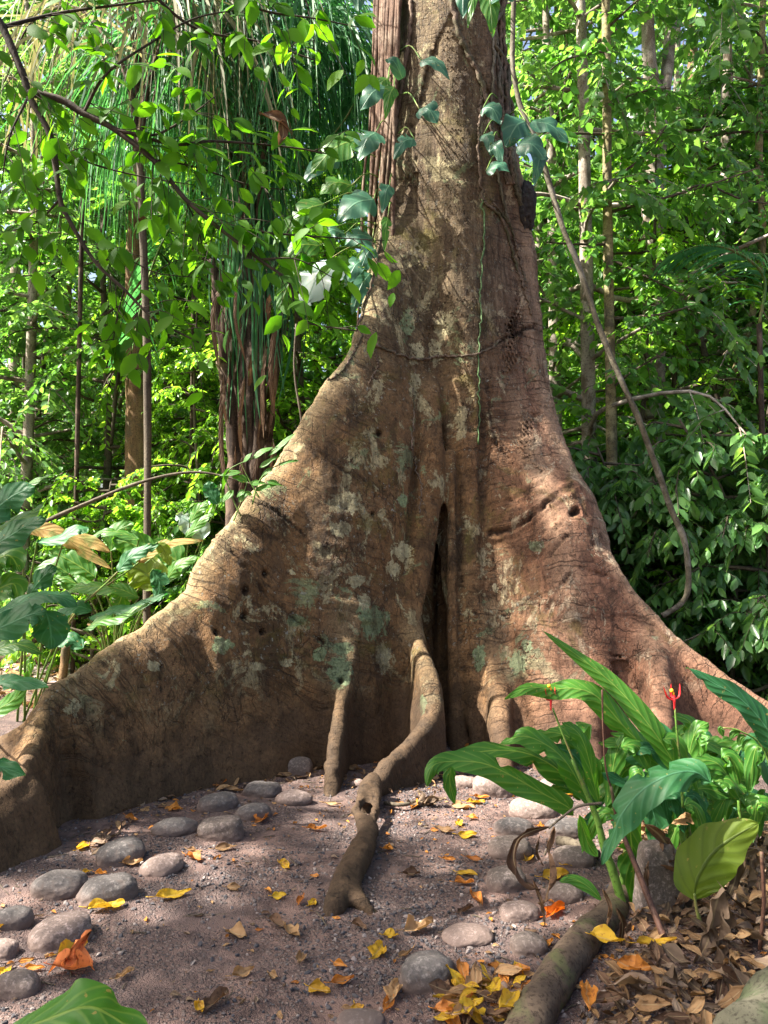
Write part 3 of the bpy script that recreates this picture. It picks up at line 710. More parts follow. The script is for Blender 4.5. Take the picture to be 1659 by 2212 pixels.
def build_crown(rg, wood, leaves, base, height, spread, n_branch, n_twig, n_leaf, size, lo=.12, droop=.35, aspect=1., trunk_pts=None, up=.25, shape=None):
    """side limbs off a stem, twigs off the limbs, leaves on the twigs"""
    P_, D_, N_, L_ = [], [], [], []
    tp = resample(trunk_pts, 30)
    for b in range(n_branch):
        h = lo+(1-lo)*((b+rg.rand())/n_branch); q = tp[min(int(h*29), 29)]
        a = b*2.4+rg.uniform(-.5, .5)
        sp = spread*(shape(h) if shape else (1.05-.55*h))*rg.uniform(.6, 1.15)
        e = rg.uniform(-.05, .5)*up*2
        v = np.array([math.cos(a), math.sin(a), e])
        pts = [q, q+v*sp*.35+rg.normal(0, .05, 3)*sp, q+v*sp*.7+np.array([0, 0, -.02])*sp+rg.normal(0, .07, 3)*sp, q+v*sp+np.array([0, 0, -.15-.2*rg.rand()])*sp]
        lp = resample(pts, 12)
        wood.add(*tube(lp, lerp_r(12, .012+.010*sp, .004), 4, cap=False))
        for k in range(n_twig):
            u = .15+.85*(k+rg.rand())/n_twig; i = min(int(u*11), 10); o = lp[i]
            aa = rg.uniform(-1.5, 1.5); tv = lp[i+1]-lp[i]; tv /= np.linalg.norm(tv)
            c, s_ = math.cos(aa), math.sin(aa); dv = np.array([tv[0]*c-tv[1]*s_, tv[0]*s_+tv[1]*c, tv[2]+rg.uniform(-.45, .45)])
            tl = sp*rg.uniform(.22, .45)
            tw = resample([o, o+dv*tl*.5, o+dv*tl+np.array([0, 0, -.22*tl])], 6)
            wood.add(*tube(tw, lerp_r(6, .006, .002), 3, cap=False))
            nl = max(3, int(n_leaf*rg.uniform(.7, 1.3)))
            a1, a2, a3, a4 = twig_leaves(rg, tw, nl, size, droop)
            P_.append(a1); D_.append(a2); N_.append(a3); L_.append(a4)
    leaf_cloud(leaves, np.concatenate(P_), np.concatenate(D_), np.concatenate(N_), np.concatenate(L_), aspect)

def copy_tree(o, parent=None):
    c = o.copy(); COL.objects.link(c); c.parent = parent
    for ch in [x for x in KIDS.get(o.name, [])]: copy_tree(ch, c)
    return c
KIDS = {}
def remember(o):
    KIDS[o.name] = list(o.children)
    for ch in o.children: remember(ch)

def make_sapling(name, seed, height, spread, nb, ntw, nl, size, lm, bm, r0=.045, droop=.35, aspect=1., lean=.15, lo=.12, shape=None):
    rg = np.random.RandomState(seed); t = empty(name)
    tp = [np.array([0, 0, -.05]), np.array([rg.normal(0, lean)*.4, rg.normal(0, lean)*.4, height*.35]), np.array([rg.normal(0, lean), rg.normal(0, lean), height*.7]), np.array([rg.normal(0, lean)*1.3, rg.normal(0, lean)*1.3, height])]
    g = Geo(); g.add(*tube(resample(tp, 16), lerp_r(16, r0, r0*.7, .012), 7)); g.obj('trunk', bm, t)
    wd, lv = Geo(), Geo()
    build_crown(rg, wd, lv, None, height, spread, nb, ntw, nl, size, lo, droop, aspect, tp, shape=shape)
    wd.obj('branches', bm, t); lv.obj('crown', lm, t, smooth=True)
    remember_later.append(t)
    return t
remember_later = []

def blade(geo, mid, width, nrm=(0, -.4, .9), n=16, m=3, prof='lance', fold=.18, wav=.03, curl=0., tears=0, seed=0, petiole=.0, twist=0.):
    """a large leaf: mid = points along the midrib (base first)"""
    rg = np.random.RandomState(seed+17)
    p = resample(mid, n+1) if len(mid) > 2 else resample([mid[0], (np.array(mid[0])+mid[1])/2+np.array([0, 0, .03]), mid[1]], n+1)
    L = np.linalg.norm(np.diff(p, axis=0), axis=1).sum()
    u = np.linspace(0, 1, n+1)
    if prof == 'lance': wv = np.sin(math.pi*np.clip(u, 0, 1)**.78)**.62
    elif prof == 'ovate': wv = np.sin(math.pi*u**.62)**.75
    elif prof == 'heart': wv = np.where(u < .12, .75+u*2, np.cos((u-.14)/.86*math.pi/2)**.8); wv[0] = .55
    elif prof == 'strap': wv = np.minimum(1, np.minimum(u*9+.1, (1-u)*5))
    wv = np.clip(wv, 0.01, None)
    t = norm(np.gradient(p, axis=0)); nn = np.asarray(nrm, dtype=float)
    s = norm(np.cross(np.broadcast_to(nn, t.shape), t)); b = np.cross(t, s)
    if twist:
        an = (u*twist)[:, None]; s, b = s*np.cos(an)+b*np.sin(an), b*np.cos(an)-s*np.sin(an)
    vs__ = np.linspace(-1, 1, 2*m+1); ph = rg.uniform(0, 6.28, 4)
    tear = np.ones((n+1, 2))
    if tears:
        for _ in range(tears):
            k = rg.randint(2, n-1); tear[k, rg.randint(2)] *= rg.uniform(.25, .6)
    V = []; UV = []
    rnd = rg.rand()
    for v in vs__:
        sd = 0 if v < 0 else 1
        av = abs(v)
        tw_ = np.where(av > .4, tear[:, sd], 1)
        w_ = width/2*wv*(1+(.05*np.sin(u*23+ph[sd]) if n >= 16 else .04*np.sin(u*9+ph[sd])))
        ang = curl*av
        off = s*(np.sign(v)*av*w_*tw_*math.cos(ang))[:, None]
        lift = (-fold*av*w_+wav*width*np.sin(u*(13 if n >= 16 else 7)+ph[2+sd])*av*av*2+w_*av*math.sin(ang)*1.0+(wav*.6*width*np.sin(u*31+ph[sd])*av if n >= 20 else 0))
        V.append(p+off+b*lift[:, None]+t*(av*w_*.18)[:, None])
        UV.append(np.stack([u*L/.6, np.full_like(u, v), np.full_like(u, rnd)], 1))
    V = np.stack(V, 1).reshape(-1, 3); UV = np.stack(UV, 1).reshape(-1, 3)
    k = 2*m+1; i = np.arange(n)[:, None]*k; j = np.arange(2*m)[None]
    F = np.stack([i+j, i+k+j, i+k+j+1, i+j+1], -1).reshape(-1, 4)
    geo.add(V, F, uvw=UV)
def px_path(pts):
    return np.array([P(*q) for q in pts])
def wpx(px, Y): return px/FPX*Y
# ================================================================ forest behind
RS = np.random.RandomState(5)
# sapling kinds (built once each, then copied)
protoA = make_sapling('slender_tree', 11, 7.5, 1.9, 36, 11, 18, .095, M_LEAF_A, M_TWIG, .06)
protoB = make_sapling('slender_tree', 12, 6.0, 1.7, 34, 11, 18, .085, M_LEAF_Y, M_TWIG, .045)
protoC = make_sapling('slender_tree', 13, 9.5, 2.2, 40, 11, 18, .11, M_LEAF_B, M_GREYBARK, .08, lo=.2)
protoD = make_sapling('leafy_shrub', 14, 2.7, 1.25, 28, 9, 12, .145, M_LEAF_B, M_TWIG, .03, droop=.7, aspect=.85)
protoE = make_sapling('leafy_shrub', 15, 2.2, 1.2, 26, 9, 14, .09, M_LEAF_Y, M_TWIG, .025, droop=.3)
bpy.context.view_layer.update()
for t in remember_later: remember(t)
USED = set()
def plant(proto, x, y, rz, s, label, cat, group, name=None):
    if proto.name not in USED: o = proto; USED.add(proto.name)
    else: o = copy_tree(proto)
    o.location = (x, y, 0); o.rotation_euler = (0, 0, rz); o.scale = (s, s, s*RS.uniform(.9, 1.12))
    tag(o, label, cat, group)
    return o
LBL = {
 'A': 'slender mid green leafy tree in the dense thicket behind the giant buttress tree',
 'B': 'slender sunlit yellow green tree in the thicket behind the giant buttress tree',
 'C': 'tall bluish green leafy tree in the thicket behind the giant buttress tree'}
GT = 'slender trees of the thicket behind the giant tree'
spots = []
# (side, distance range, count)
for side, y0, y1, n in [(-1, 10.5, 13, 7), (-1, 13, 18, 9), (-1, 18, 24, 9), (1, 9.5, 12, 8), (1, 12, 17, 10), (1, 17, 24, 9), (0, 12, 22, 5)]:
    for k in range(n):
        y = y0+(y1-y0)*RS.rand()
        f = (k+.2+.6*RS.rand())/n
        if side < 0: x = -y*(.05+.52*f)
        elif side > 0: x = y*(.20+.42*f)
        else: x = y*(-.05+.3*f)
        if x > 0 and .325 < x/y < .375 and y < 15 or -.35 < x/y < -.29 and y < 13: continue
        spots.append((x, y))
kinds = [(protoA, 'A'), (protoB, 'B'), (protoC, 'C')]
for i, (x, y) in enumerate(spots):
    p_, l_ = kinds[[0, 1, 2, 0, 1, 2, 0][RS.randint(7)]]
    if x < 0 and y < 14 and -.30 < x/y < -.08: p_, l_ = kinds[1]
    plant(p_, x, y, RS.uniform(0, 6.28), RS.uniform(.85, 1.25)*(1+.022*y), LBL[l_], 'tree', GT+' ('+{'A': 'mid green', 'B': 'yellow green', 'C': 'bluish green'}[l_]+')')
for i in range(26):
    y = RS.uniform(7.6, 13); sgn = -1 if i % 2 else 1
    x = y*RS.uniform(.24, .56) if sgn > 0 else -y*RS.uniform(.12, .52)
    if sgn < 0: y += 1.5; x = -y*abs(x/y)
    k = RS.rand() < (.6 if sgn > 0 else .3)
    plant(protoD if k else protoE, x, y, RS.uniform(0, 6.28), RS.uniform(.7, 1.15),
          'shrub of large drooping dark green leaves on the forest floor behind the roots' if k else 'low bright green small leaved shrub on the forest floor behind the roots', 'shrub',
          'dark drooping shrubs behind the roots' if k else 'bright low shrubs behind the roots')
for i, (r_, y) in enumerate([(.31,8.0),(.37,7.7),(.44,7.6),(.50,7.4),(.34,8.6),(.41,8.8),(.47,8.4),(.28,8.8)]):
    plant(protoD, r_*y, y, RS.uniform(0, 6.28), RS.uniform(.75, 1.15), 'shrub of large drooping dark green leaves on the forest floor behind the roots', 'shrub', 'dark drooping shrubs behind the roots')
for x_, y_ in [(-2.3, 9.8), (-2.9, 11.), (-1.6, 10.6)]: plant(protoB, x_, y_, RS.uniform(0, 6), .72, LBL['B'], 'tree', GT+' (yellow green)')
# far-off mass of the wood
rg = np.random.RandomState(77); g = Geo()
def far_leaves(n, az0, az1, d0, d1, z0, z1, L):
    # clumped: pick clump centres, then leaves around them
    nc = n//60
    az = rg.uniform(az0, az1, nc); dd = rg.uniform(d0, d1, nc); zz = z0+(z1-z0)*rg.rand(nc)**1.15
    c = np.stack([np.sin(az)*dd, np.cos(az)*dd, zz], 1); c = np.repeat(c, 60, 0)
    r = np.repeat(rg.uniform(.5, 1.5, nc), 60)[:, None]
    pos = c+norm(rg.normal(0, 1, c.shape))*r*rg.rand(len(c), 1)**.5*np.array([1.3, 1.3, .7])
    pos[:, 2] = np.abs(pos[:, 2])
    d = rg.normal(0, 1, pos.shape)+np.array([0, 0, -.4]); nr = rg.normal(0, .6, pos.shape)+np.array([0, -.2, .8])
    leaf_cloud(g, pos, d, nr, L*rg.uniform(.6, 1.3, len(pos)))
far_leaves(70000, -.80, .80, 24, 30, 0, 9, .22)
far_leaves(42000, -.80, .80, 28, 38, 0, 30, .26)
tag(g.obj('far_wood', M_FAR), 'mass of sunlit foliage closing the view deep in the wood', 'foliage', kind='stuff')
# far trunks
rg = np.random.RandomState(3)
def bole(name, pts, rad, mat, label, sides=12, lump=.08, fork=None, group=None, cat='tree'):
    t = tag(empty(name, (pts[0][0], pts[0][1], 0)), label, cat, group)
    g = Geo(); q = resample(pts, 28); g.add(*tube(q, lerp_r(28, *rad), sides, lump=lump, seed=int(abs(pts[0][0]*100))))
    if fork is not None:
        for f_, fr in fork: q = resample(f_, 14); g.add(*tube(q, lerp_r(14, *fr), 8, lump=.1))
    g.obj('trunk', mat, t)
    return t
def bcrown(t, pts, spread, seed, mat, nb=16, ntw=6, nl=10, size=.16, lo=.2, wmat=None):
    rg = np.random.RandomState(seed); wd, lv = Geo(), Geo()
    build_crown(rg, wd, lv, None, 0, spread, nb, ntw, nl, size, lo, .35, 1., pts)
    wd.obj('branches', wmat or M_TWIG, t); lv.obj('crown', mat, t)
Y = 10.6
t = bole('forked_tree', [P(1412,1190,Y)*[1,1,0]-[0,0,.1], P(1412,800,Y), P(1410,450,Y), P(1418,250,Y), P(1402,120,Y), P(1398,-150,Y)], (.16,.145,.14,.15,.095,.08), M_GREYBARK,
     'pale grey mottled tree forking high up, behind the liana at the right',
     fork=[([P(1420,270,Y), P(1438,180,Y), P(1448,60,Y+.4), P(1470,-150,Y+1)], (.11,.09,.08,.06))])
bcrown(t, [P(1400,200,Y), P(1398,-300,Y), P(1390,-700,Y)], 3., 41, M_LEAF_B, size=.2)
Y = 10.4
t = bole('ochre_tree', [P(298,1190,Y)*[1,1,0]-[0,0,.1], P(298,900,Y), P(292,650,Y), P(300,350,Y), P(310,-100,Y)], (.175,.155,.14,.12,.1), M_OCHRE,
     'ochre brown barked tree lit by sun at the left, framed by small leaves')
bcrown(t, [P(302,200,Y), P(308,-200,Y), P(310,-500,Y)], 2.6, 42, M_LEAF_A, size=.17)
Y = 11.
t = bole('mottled_tree', [P(1003+330,1180,Y)*[1,1,0], P(1200+420,700,Y), P(1640,300,Y), P(1650,-100,Y)], (.06,.05,.05,.04), M_POLE,
     'thin brown stem leaning to the right edge of the thicket')
for i, (x, Y, r, lean) in enumerate([(383,16,.06,10),(150,17,.10,-10),(440,20,.12,-6),(640,15,.06,8),(690,18,.10,-12),(1210,14,.06,-6),(1555,13,.09,14),(1490,18,.15,5),(1600,15,.07,-20),(30,15,.1,5),(330,22,.14,5),(560,22,.16,0)]):
    t = bole('thin_tree', [P(x,1190,Y)*[1,1,0], P(x+lean*.4,700,Y), P(x+lean,300,Y), P(x+lean*1.5,-150,Y)], (r*1.1, r, r*.9, r*.7), [M_GREYBARK, M_OCHRE, M_TWIG][i % 3],
         'thin bare lower stem of a tree standing far back in the thicket', 8, group='thin far stems in the thicket')
# banded pole tree at the right with its side branches
Y = 8.6
pl = [P(1322,1190,Y)*[1,1,0]-[0,0,.05], P(1322,1000,Y), P(1316,700,Y), P(1312,400,Y), P(1310,120,Y), P(1305,-200,Y)]
t = bole('pole_tree', pl, (.062,.060,.057,.052,.050,.045), M_POLE, 'slim straight pole like tree with yellow brown banded bark and thin side branches', 10, .06)
g = Geo(); lv = Geo(); rg = np.random.RandomState(8)
brs = [[(1318,458),(1390,440),(1480,415),(1560,390),(1640,362)], [(1316,410),(1350,370),(1400,330),(1440,270)], [(1312,60),(1350,25),(1400,-20)], [(1320,690),(1380,684),(1430,678),(1500,660)],
       [(1314,290),(1240,288),(1180,290)], [(1310,110),(1260,118),(1220,130),(1190,150)], [(1318,528),(1240,527),(1180,523)], [(1320,840),(1370,800),(1440,760)], [(1450,425),(1520,400),(1600,430),(1660,440)], [(1314,230),(1380,200),(1450,190)], [(1320,560),(1400,600),(1480,640)]]
for b in brs:
    q = resample([P(x, y, Y-.15*k) for k, (x, y) in enumerate(b)], 14)
    g.add(*tube(q, lerp_r(14, .018, .008), 5))
    for k in range(11):
        i = rg.randint(2, 13); tv = rg.normal(0, 1, 3)*np.array([.3, .3, .18]); tv[2] -= .05
        tw = resample([q[i], q[i]+tv*.5, q[i]+tv+np.array([0, 0, -.05])], 6); g.add(*tube(tw, lerp_r(6, .005, .002), 3))
        leaf_cloud(lv, *twig_leaves(rg, tw, 9, .13, .5))
g.obj('branches', M_TWIG, t); lv.obj('crown', M_LEAF_A, t)
# liana hanging across the right side
Y = 6.9
li = [(1112,-60),(1108,60),(1108,150),(1128,240),(1160,310),(1188,400),(1215,490),(1244,560),(1275,650),(1303,730),(1345,830),(1378,900),(1400,960),(1425,1030),(1450,1100),(1476,1160),(1486,1220),(1486,1275),(1470,1305),(1430,1330)]
q = resample([P(x, y, 6.75) for x, y in li], 70)
g = Geo(); g.add(*tube(q, lerp_r(70, .022, .024, .025, .027, .022), 8, lump=.12)); tag(g.obj('liana', M_LIANA), 'grey woody liana slanting down across the right side to the buttress ridge', 'vine')
for lbl, b, r, Yv in [('thin leafless branch bowing over the broad leaves at the left', [(90,1130),(180,1090),(280,1050),(370,1025),(450,1022),(560,1050)], (.022,.010), 7.5),
                      ('thin hanging stem beside the ridge of the left buttress', [(640,700),(636,800),(650,900),(655,960)], (.012,.012), 7.6),
                      ('brown leaning stem left of the brown palm boots', [(275,640),(262,760),(250,860),(240,960)], (.03,.03), 11.)]:
    g = Geo(); q = resample([P(x, y, Yv) for x, y in b], 24); g.add(*tube(q, lerp_r(24, *r), 6, lump=.15)); tag(g.obj('bare_branch', M_TWIG), lbl, 'branch')
# ================================================================ palms
def frond(rg, leaf, wood, base, az, rise, length, reach, n, ll, droop=1.0, lw=.035, hang=.8, start=.25):
    """arching rachis with leaflets hanging from both sides"""
    o = np.asarray(base, dtype=float); h = np.array([math.cos(az), math.sin(az), 0])
    mid = [o, o+h*reach*.12+np.array([0, 0, rise*.5]), o+h*reach*.45+np.array([0, 0, rise*.95]), o+h*reach*.8+np.array([0, 0, rise*.92]), o+h*reach+np.array([0, 0, rise*(1-.45*droop)])]
    r = resample(mid, 44); wood.add(*tube(r, lerp_r(44, .045, .022, .007), 5))
    t = norm(np.gradient(r, axis=0)); side = norm(np.cross(t, [0, 0, 1.])+1e-5)
    for sgn in (-1, 1):
        for k in range(n):
            u = start+(1-start)*(k+.5*rg.rand())/n; i = min(int(u*43), 42)
            L = ll*(math.sin(math.pi*(u-start)/(1-start)*.85+.25)**.6)*rg.uniform(.8, 1.1)
            d0 = side[i]*sgn*.6+t[i]*.55+np.array([0, 0, .1]); d0 /= np.linalg.norm(d0)
            L *= rg.uniform(.55, 1.08); hg = hang*rg.uniform(.45, 1.3); d0 = norm(d0+rg.normal(0, .25, 3)); m_ = 7; pts = [r[i]]; d = d0.copy()
            for j in range(m_):
                d = d+np.array([0, 0, -hg*(.22+.25*rg.rand())])+rg.normal(0, .03, 3); d /= np.linalg.norm(d); pts.append(pts[-1]+d*L/m_)
            pts = np.array(pts)
            a = rg.uniform(0, 3.14); wv = np.cross(t[i], [0, 0, 1.])*math.cos(a)+t[i]*math.sin(a); wv /= np.linalg.norm(wv)+1e-9
            ww = lw*np.array([.5, .9, 1, 1, .9, .7, .4, .08])[:, None]*.5
            V = np.stack([pts-wv*ww, pts+wv*ww], 1).reshape(-1, 3)
            q = np.arange(m_)[:, None]*2; F = (q+np.array([[0, 1, 3, 2]]))
            leaf.add(V, F)
def palm(name, loc, label, fr, sheath=True, lm=M_PALM, seed=1):
    t = tag(empty(name, (loc[0], loc[1], 0)), label, 'palm'); rg = np.random.RandomState(seed)
    for f in fr:
        lf, wd = Geo(), Geo(); frond(rg, lf, wd, **f)
        fo = wd.obj('frond', M_SHEATH, t); lf.obj('leaflets', f_mat.get(id(f), lm), fo)
    return t
f_mat = {}
Yp = 8.8
b0 = P(545, 700, Yp); gx0 = b0*[1, 1, 0]
rg = np.random.RandomState(9)
fr = []
for az, rise, reach, ll in [(3.3,3.5,1.7,3.0),(2.8,3.8,1.4,3.0),(2.4,4.1,1.1,2.9),(-.3,3.3,1.6,3.0),(.15,3.7,1.35,3.1),(.5,4.0,1.1,3.0),(-1.2,4.0,.8,3.2),(-1.9,3.8,.9,3.2),(-2.4,3.6,1.3,3.0),(-.8,3.7,1.2,3.0),(1.5,4.4,1.2,2.8),(3.9,4.3,.7,3.0),(-.1,4.2,1.0,3.2)]:
    fr.append(dict(base=b0+rg.normal(0, .05, 3), az=az, rise=rise, length=5, reach=reach, n=88, ll=ll, hang=1.25, lw=.027))
pt = palm('feather_palm', gx0, 'big feather palm with blue green leaflets hanging like a curtain left of the giant tree', fr, seed=4)
# boots: overlapping dark sheaths leaning outwards, torn fibres
rg = np.random.RandomState(31)
bt = [((512,1180),(508,980),(490,800),(470,690),(462,560)), ((528,1190),(520,960),(505,760),(488,640),(455,560)), ((540,1200),(540,980),(540,800),(542,640),(538,520)), ((556,1200),(560,980),(575,800),(600,700),(640,630)),
      ((550,1200),(556,960),(566,760),(584,600),(612,500)), ((520,1200),(520,1000),(522,800),(518,600),(520,420)), ((535,1200),(530,1000),(528,820),(524,700),(500,600)), ((560,1200),(572,1000),(585,860),(602,760),(618,690)),
      ((505,1190),(500,960),(486,840),(474,780)), ((548,1200),(548,900),(552,700),(548,560),(560,200),(575,-40)), ((540,1200),(548,1000),(560,880),(552,780),(540,740))]
for k, b in enumerate(bt):
    g = Geo(); q = resample([P(x+rg.uniform(-4, 4), y, Yp+(.15 if k % 2 else -.12)+.05*rg.rand()) for x, y in b], 26)
    g.add(*tube(q, lerp_r(26, .085, .07, .055, .035) if k != 9 else lerp_r(26, .08, .06, .04, .045), 8, lump=.22, seed=k)); g.obj('leaf_sheath', M_SHEATH, pt)
g = Geo()
for k in range(38):
    x = rg.uniform(478, 612); y = rg.uniform(480, 1000); L = rg.uniform(50, 260)
    a = P(x, y, Yp-.2*rg.rand()-.1); b = P(x+rg.uniform(-16, 16), y+L, Yp-.25*rg.rand()-.05); m_ = (a+b)/2+rg.normal(0, .04, 3)
    blade(g, [a, m_, b], rg.uniform(.02, .06), nrm=(rg.uniform(-.5, .5), -1, .1), n=6, m=1, prof='strap', seed=k)
g.obj('torn_fibres', M_DRY, pt)
g = Geo()
for k in range(120):     # green straps hanging down over the boots
    x = rg.uniform(480, 625); y = rg.uniform(330, 560); L = rg.uniform(150, 420)
    a = P(x, y, Yp-.3*rg.rand()); b = P(x+rg.uniform(-14, 14), y+L, Yp-.35*rg.rand()); m_ = (a+b)/2+rg.normal(0, .09, 3)
    blade(g, [a, m_, b], rg.uniform(.010, .032), nrm=(rg.uniform(-.9, .9), -1, .1), n=7, m=1, prof='strap', seed=k+900)
g.obj('hanging_leaflets', M_PALM, pt)
# second palm further left, its old pale leaflets hanging
Yq = 8.0
b1 = P(300, 330, Yq); fr = []
for az, rise, reach, ll in [(-.2,1.6,1.0,2.9),(.3,2.0,.9,2.8),(-.9,1.8,.8,3.0),(2.9,1.7,1.7,2.7),(-1.7,2.0,1.1,2.8),(-.1,2.2,1.2,2.8)]:
    fr.append(dict(base=b1+rg.normal(0, .05, 3), az=az, rise=rise, length=5, reach=reach, n=24, ll=ll, hang=1.3, lw=.032))
pq = palm('pale_palm', b1*[1, 1, 0], 'palm with old pale straw coloured leaflets hanging in strands at the upper left', fr, lm=M_PALMDRY, seed=6)
g = Geo(); g.add(*tube(resample([P(322,1190,Yq)*[1,1,0], P(318,800,Yq), b1+[0, 0, .1]], 14), .04, 9, lump=.1)); g.obj('trunk', M_TWIG, pq)
# dark drooping feather fronds between the palms, and one at the right
def lone(name, label, pts, ll, mat, n=24, lw=.03, Yc=None, hang=.75, seed=2):
    rg = np.random.RandomState(seed); t = tag(empty(name, tuple(pts[0]*[1, 1, 0])), label, 'palm')
    r = resample(pts, 40); wd, lf = Geo(), Geo(); wd.add(*tube(r, lerp_r(40, .02, .015, .005), 5))
    tt = norm(np.gradient(r, axis=0)); side = norm(np.cross(tt, [0, -.2, 1.])+1e-5)
    for sgn in (-1, 1):
        for k in range(n):
            u = .12+.88*k/n; i = min(int(u*39), 38); L = ll*math.sin(math.pi*u*.8+.35)**.6*rg.uniform(.85, 1.1)
            d = norm(side[i]*sgn*.8+tt[i]*.5+np.array([0, 0, .15])); p_ = [r[i]]
            for j in range(6): d = norm(d+np.array([0, 0, -hang*.3])); p_.append(p_[-1]+d*L/6)
            p_ = np.array(p_); wv = norm(np.cross(p_[2]-p_[0], side[i])+1e-6); ww = lw*np.array([.5, 1, 1, .9, .8, .5, .1])[:, None]*.5
            V = np.stack([p_-wv*ww, p_+wv*ww], 1).reshape(-1, 3); q = np.arange(6)[:, None]*2; lf.add(V, q+np.array([[0, 1, 3, 2]]))
    g2 = Geo(); g2.add(*tube(resample([pts[0]*[1, 1, 0], pts[0]*[1, 1, .5], pts[0]], 8), .03, 6)); g2.obj('stem', M_SHEATH, t)
    fo = wd.obj('frond', M_STEM, t); lf.obj('leaflets', mat, fo)
lone('arching_frond', 'dark feather palm frond arching above the pale strands, upper left', [P(180,330,9.6), P(260,120,9.5), P(380,110,9.3), P(460,250,9.1), P(480,430,9.0)], 1.0, M_PALM, seed=3)
lone('arching_frond', 'feather palm frond hanging with comb like leaflets left of the palm boots', [P(420,500,9.9), P(380,480,9.7), P(335,560,9.5), P(300,680,9.4), P(285,760,9.3)], .8, M_PALM, seed=4)
lone('arching_frond', 'arching feather palm frond at the right edge above the shrubs', [P(1640,700,8.4), P(1650,600,8.4), P(1590,545,8.3), P(1520,530,8.2), P(1455,550,8.1)], .75, M_PALM, seed=5)
lone('arching_frond', 'feather palm frond drooping against the giant trunk, above the bright leaf', [P(830,420,8.2), P(822,200,8.2), P(800,160,8.1), P(750,250,8.0), P(690,330,7.9)], .8, M_PALM, seed=6)
# ================================================================ stones, gravel, roots
def stone_material(name, a, b, c):
    m = NT(name); co = m.obj(); n1 = m.noise(co, 6, 5, .65, .3); n2 = m.noise(co, 60, 4, .7); r = m.n('ObjectInfo', 5)
    col = m.mix(m.math('ADD', m.math('MULTIPLY', n1, .8), m.math('MULTIPLY', m.math('SUBTRACT', r, .5), .5), clamp=True), a, b)
    col = m.mix(m.ramp(n2, (.50, 0.), (.66, .8)), col, c); col = m.mix(m.ramp(m.noise(co, 11, 6, .75, .6), (.5, 0.), (.62, .6)), col, (.10, .075, .062)); col = m.mix(m.ramp(m.noise(co, 130, 3, .6), (.36, .6), (.44, 0.)), col, (.04, .035, .033))
    x, y, z = m.sep(co)
    dirt = m.n('MapRange', i0=m.math('ADD', z, m.math('MULTIPLY', n1, .05)), i1=.02, i2=.08, i3=.95, i4=0.)
    col = m.mix(dirt, col, (.13, .09, .075))
    return m.surf(m.pbr(col, .85, m.bump(m.math('ADD', m.math('MULTIPLY', n1, .6), m.math('MULTIPLY', n2, .35)), .6, .012), .3))
M_STONE = stone_material('grey_river_stone', (.042, .039, .038), (.11, .098, .09), (.18, .16, .15))
M_STONEP = stone_material('pinkish_river_stone', (.11, .08, .068), (.19, .145, .125), (.33, .26, .235))
M_STONEM = stone_material('brown_river_stone', (.075, .06, .05), (.16, .13, .11), (.27, .22, .20))
def icosphere(sub):
    t = (1+5**.5)/2
    V = [(-1,t,0),(1,t,0),(-1,-t,0),(1,-t,0),(0,-1,t),(0,1,t),(0,-1,-t),(0,1,-t),(t,0,-1),(t,0,1),(-t,0,-1),(-t,0,1)]
    F = [(0,11,5),(0,5,1),(0,1,7),(0,7,10),(0,10,11),(1,5,9),(5,11,4),(11,10,2),(10,7,6),(7,1,8),(3,9,4),(3,4,2),(3,2,6),(3,6,8),(3,8,9),(4,9,5),(2,4,11),(6,2,10),(8,6,7),(9,8,1)]
    V = [np.array(v)/math.sqrt(1+t*t) for v in V]
    for _ in range(sub):
        c = {}; F2 = []
        def mid(a, b):
            k = (min(a, b), max(a, b))
            if k not in c: v = V[a]+V[b]; V.append(v/np.linalg.norm(v)); c[k] = len(V)-1
            return c[k]
        for a, b, d in F: ab, bd, da = mid(a, b), mid(b, d), mid(d, a); F2 += [(a, ab, da), (b, bd, ab), (d, da, bd), (ab, bd, da)]
        F = F2
    return np.array(V), np.array(F)
ICO4 = icosphere(4); ICO1 = icosphere(1); ICO0 = icosphere(0)
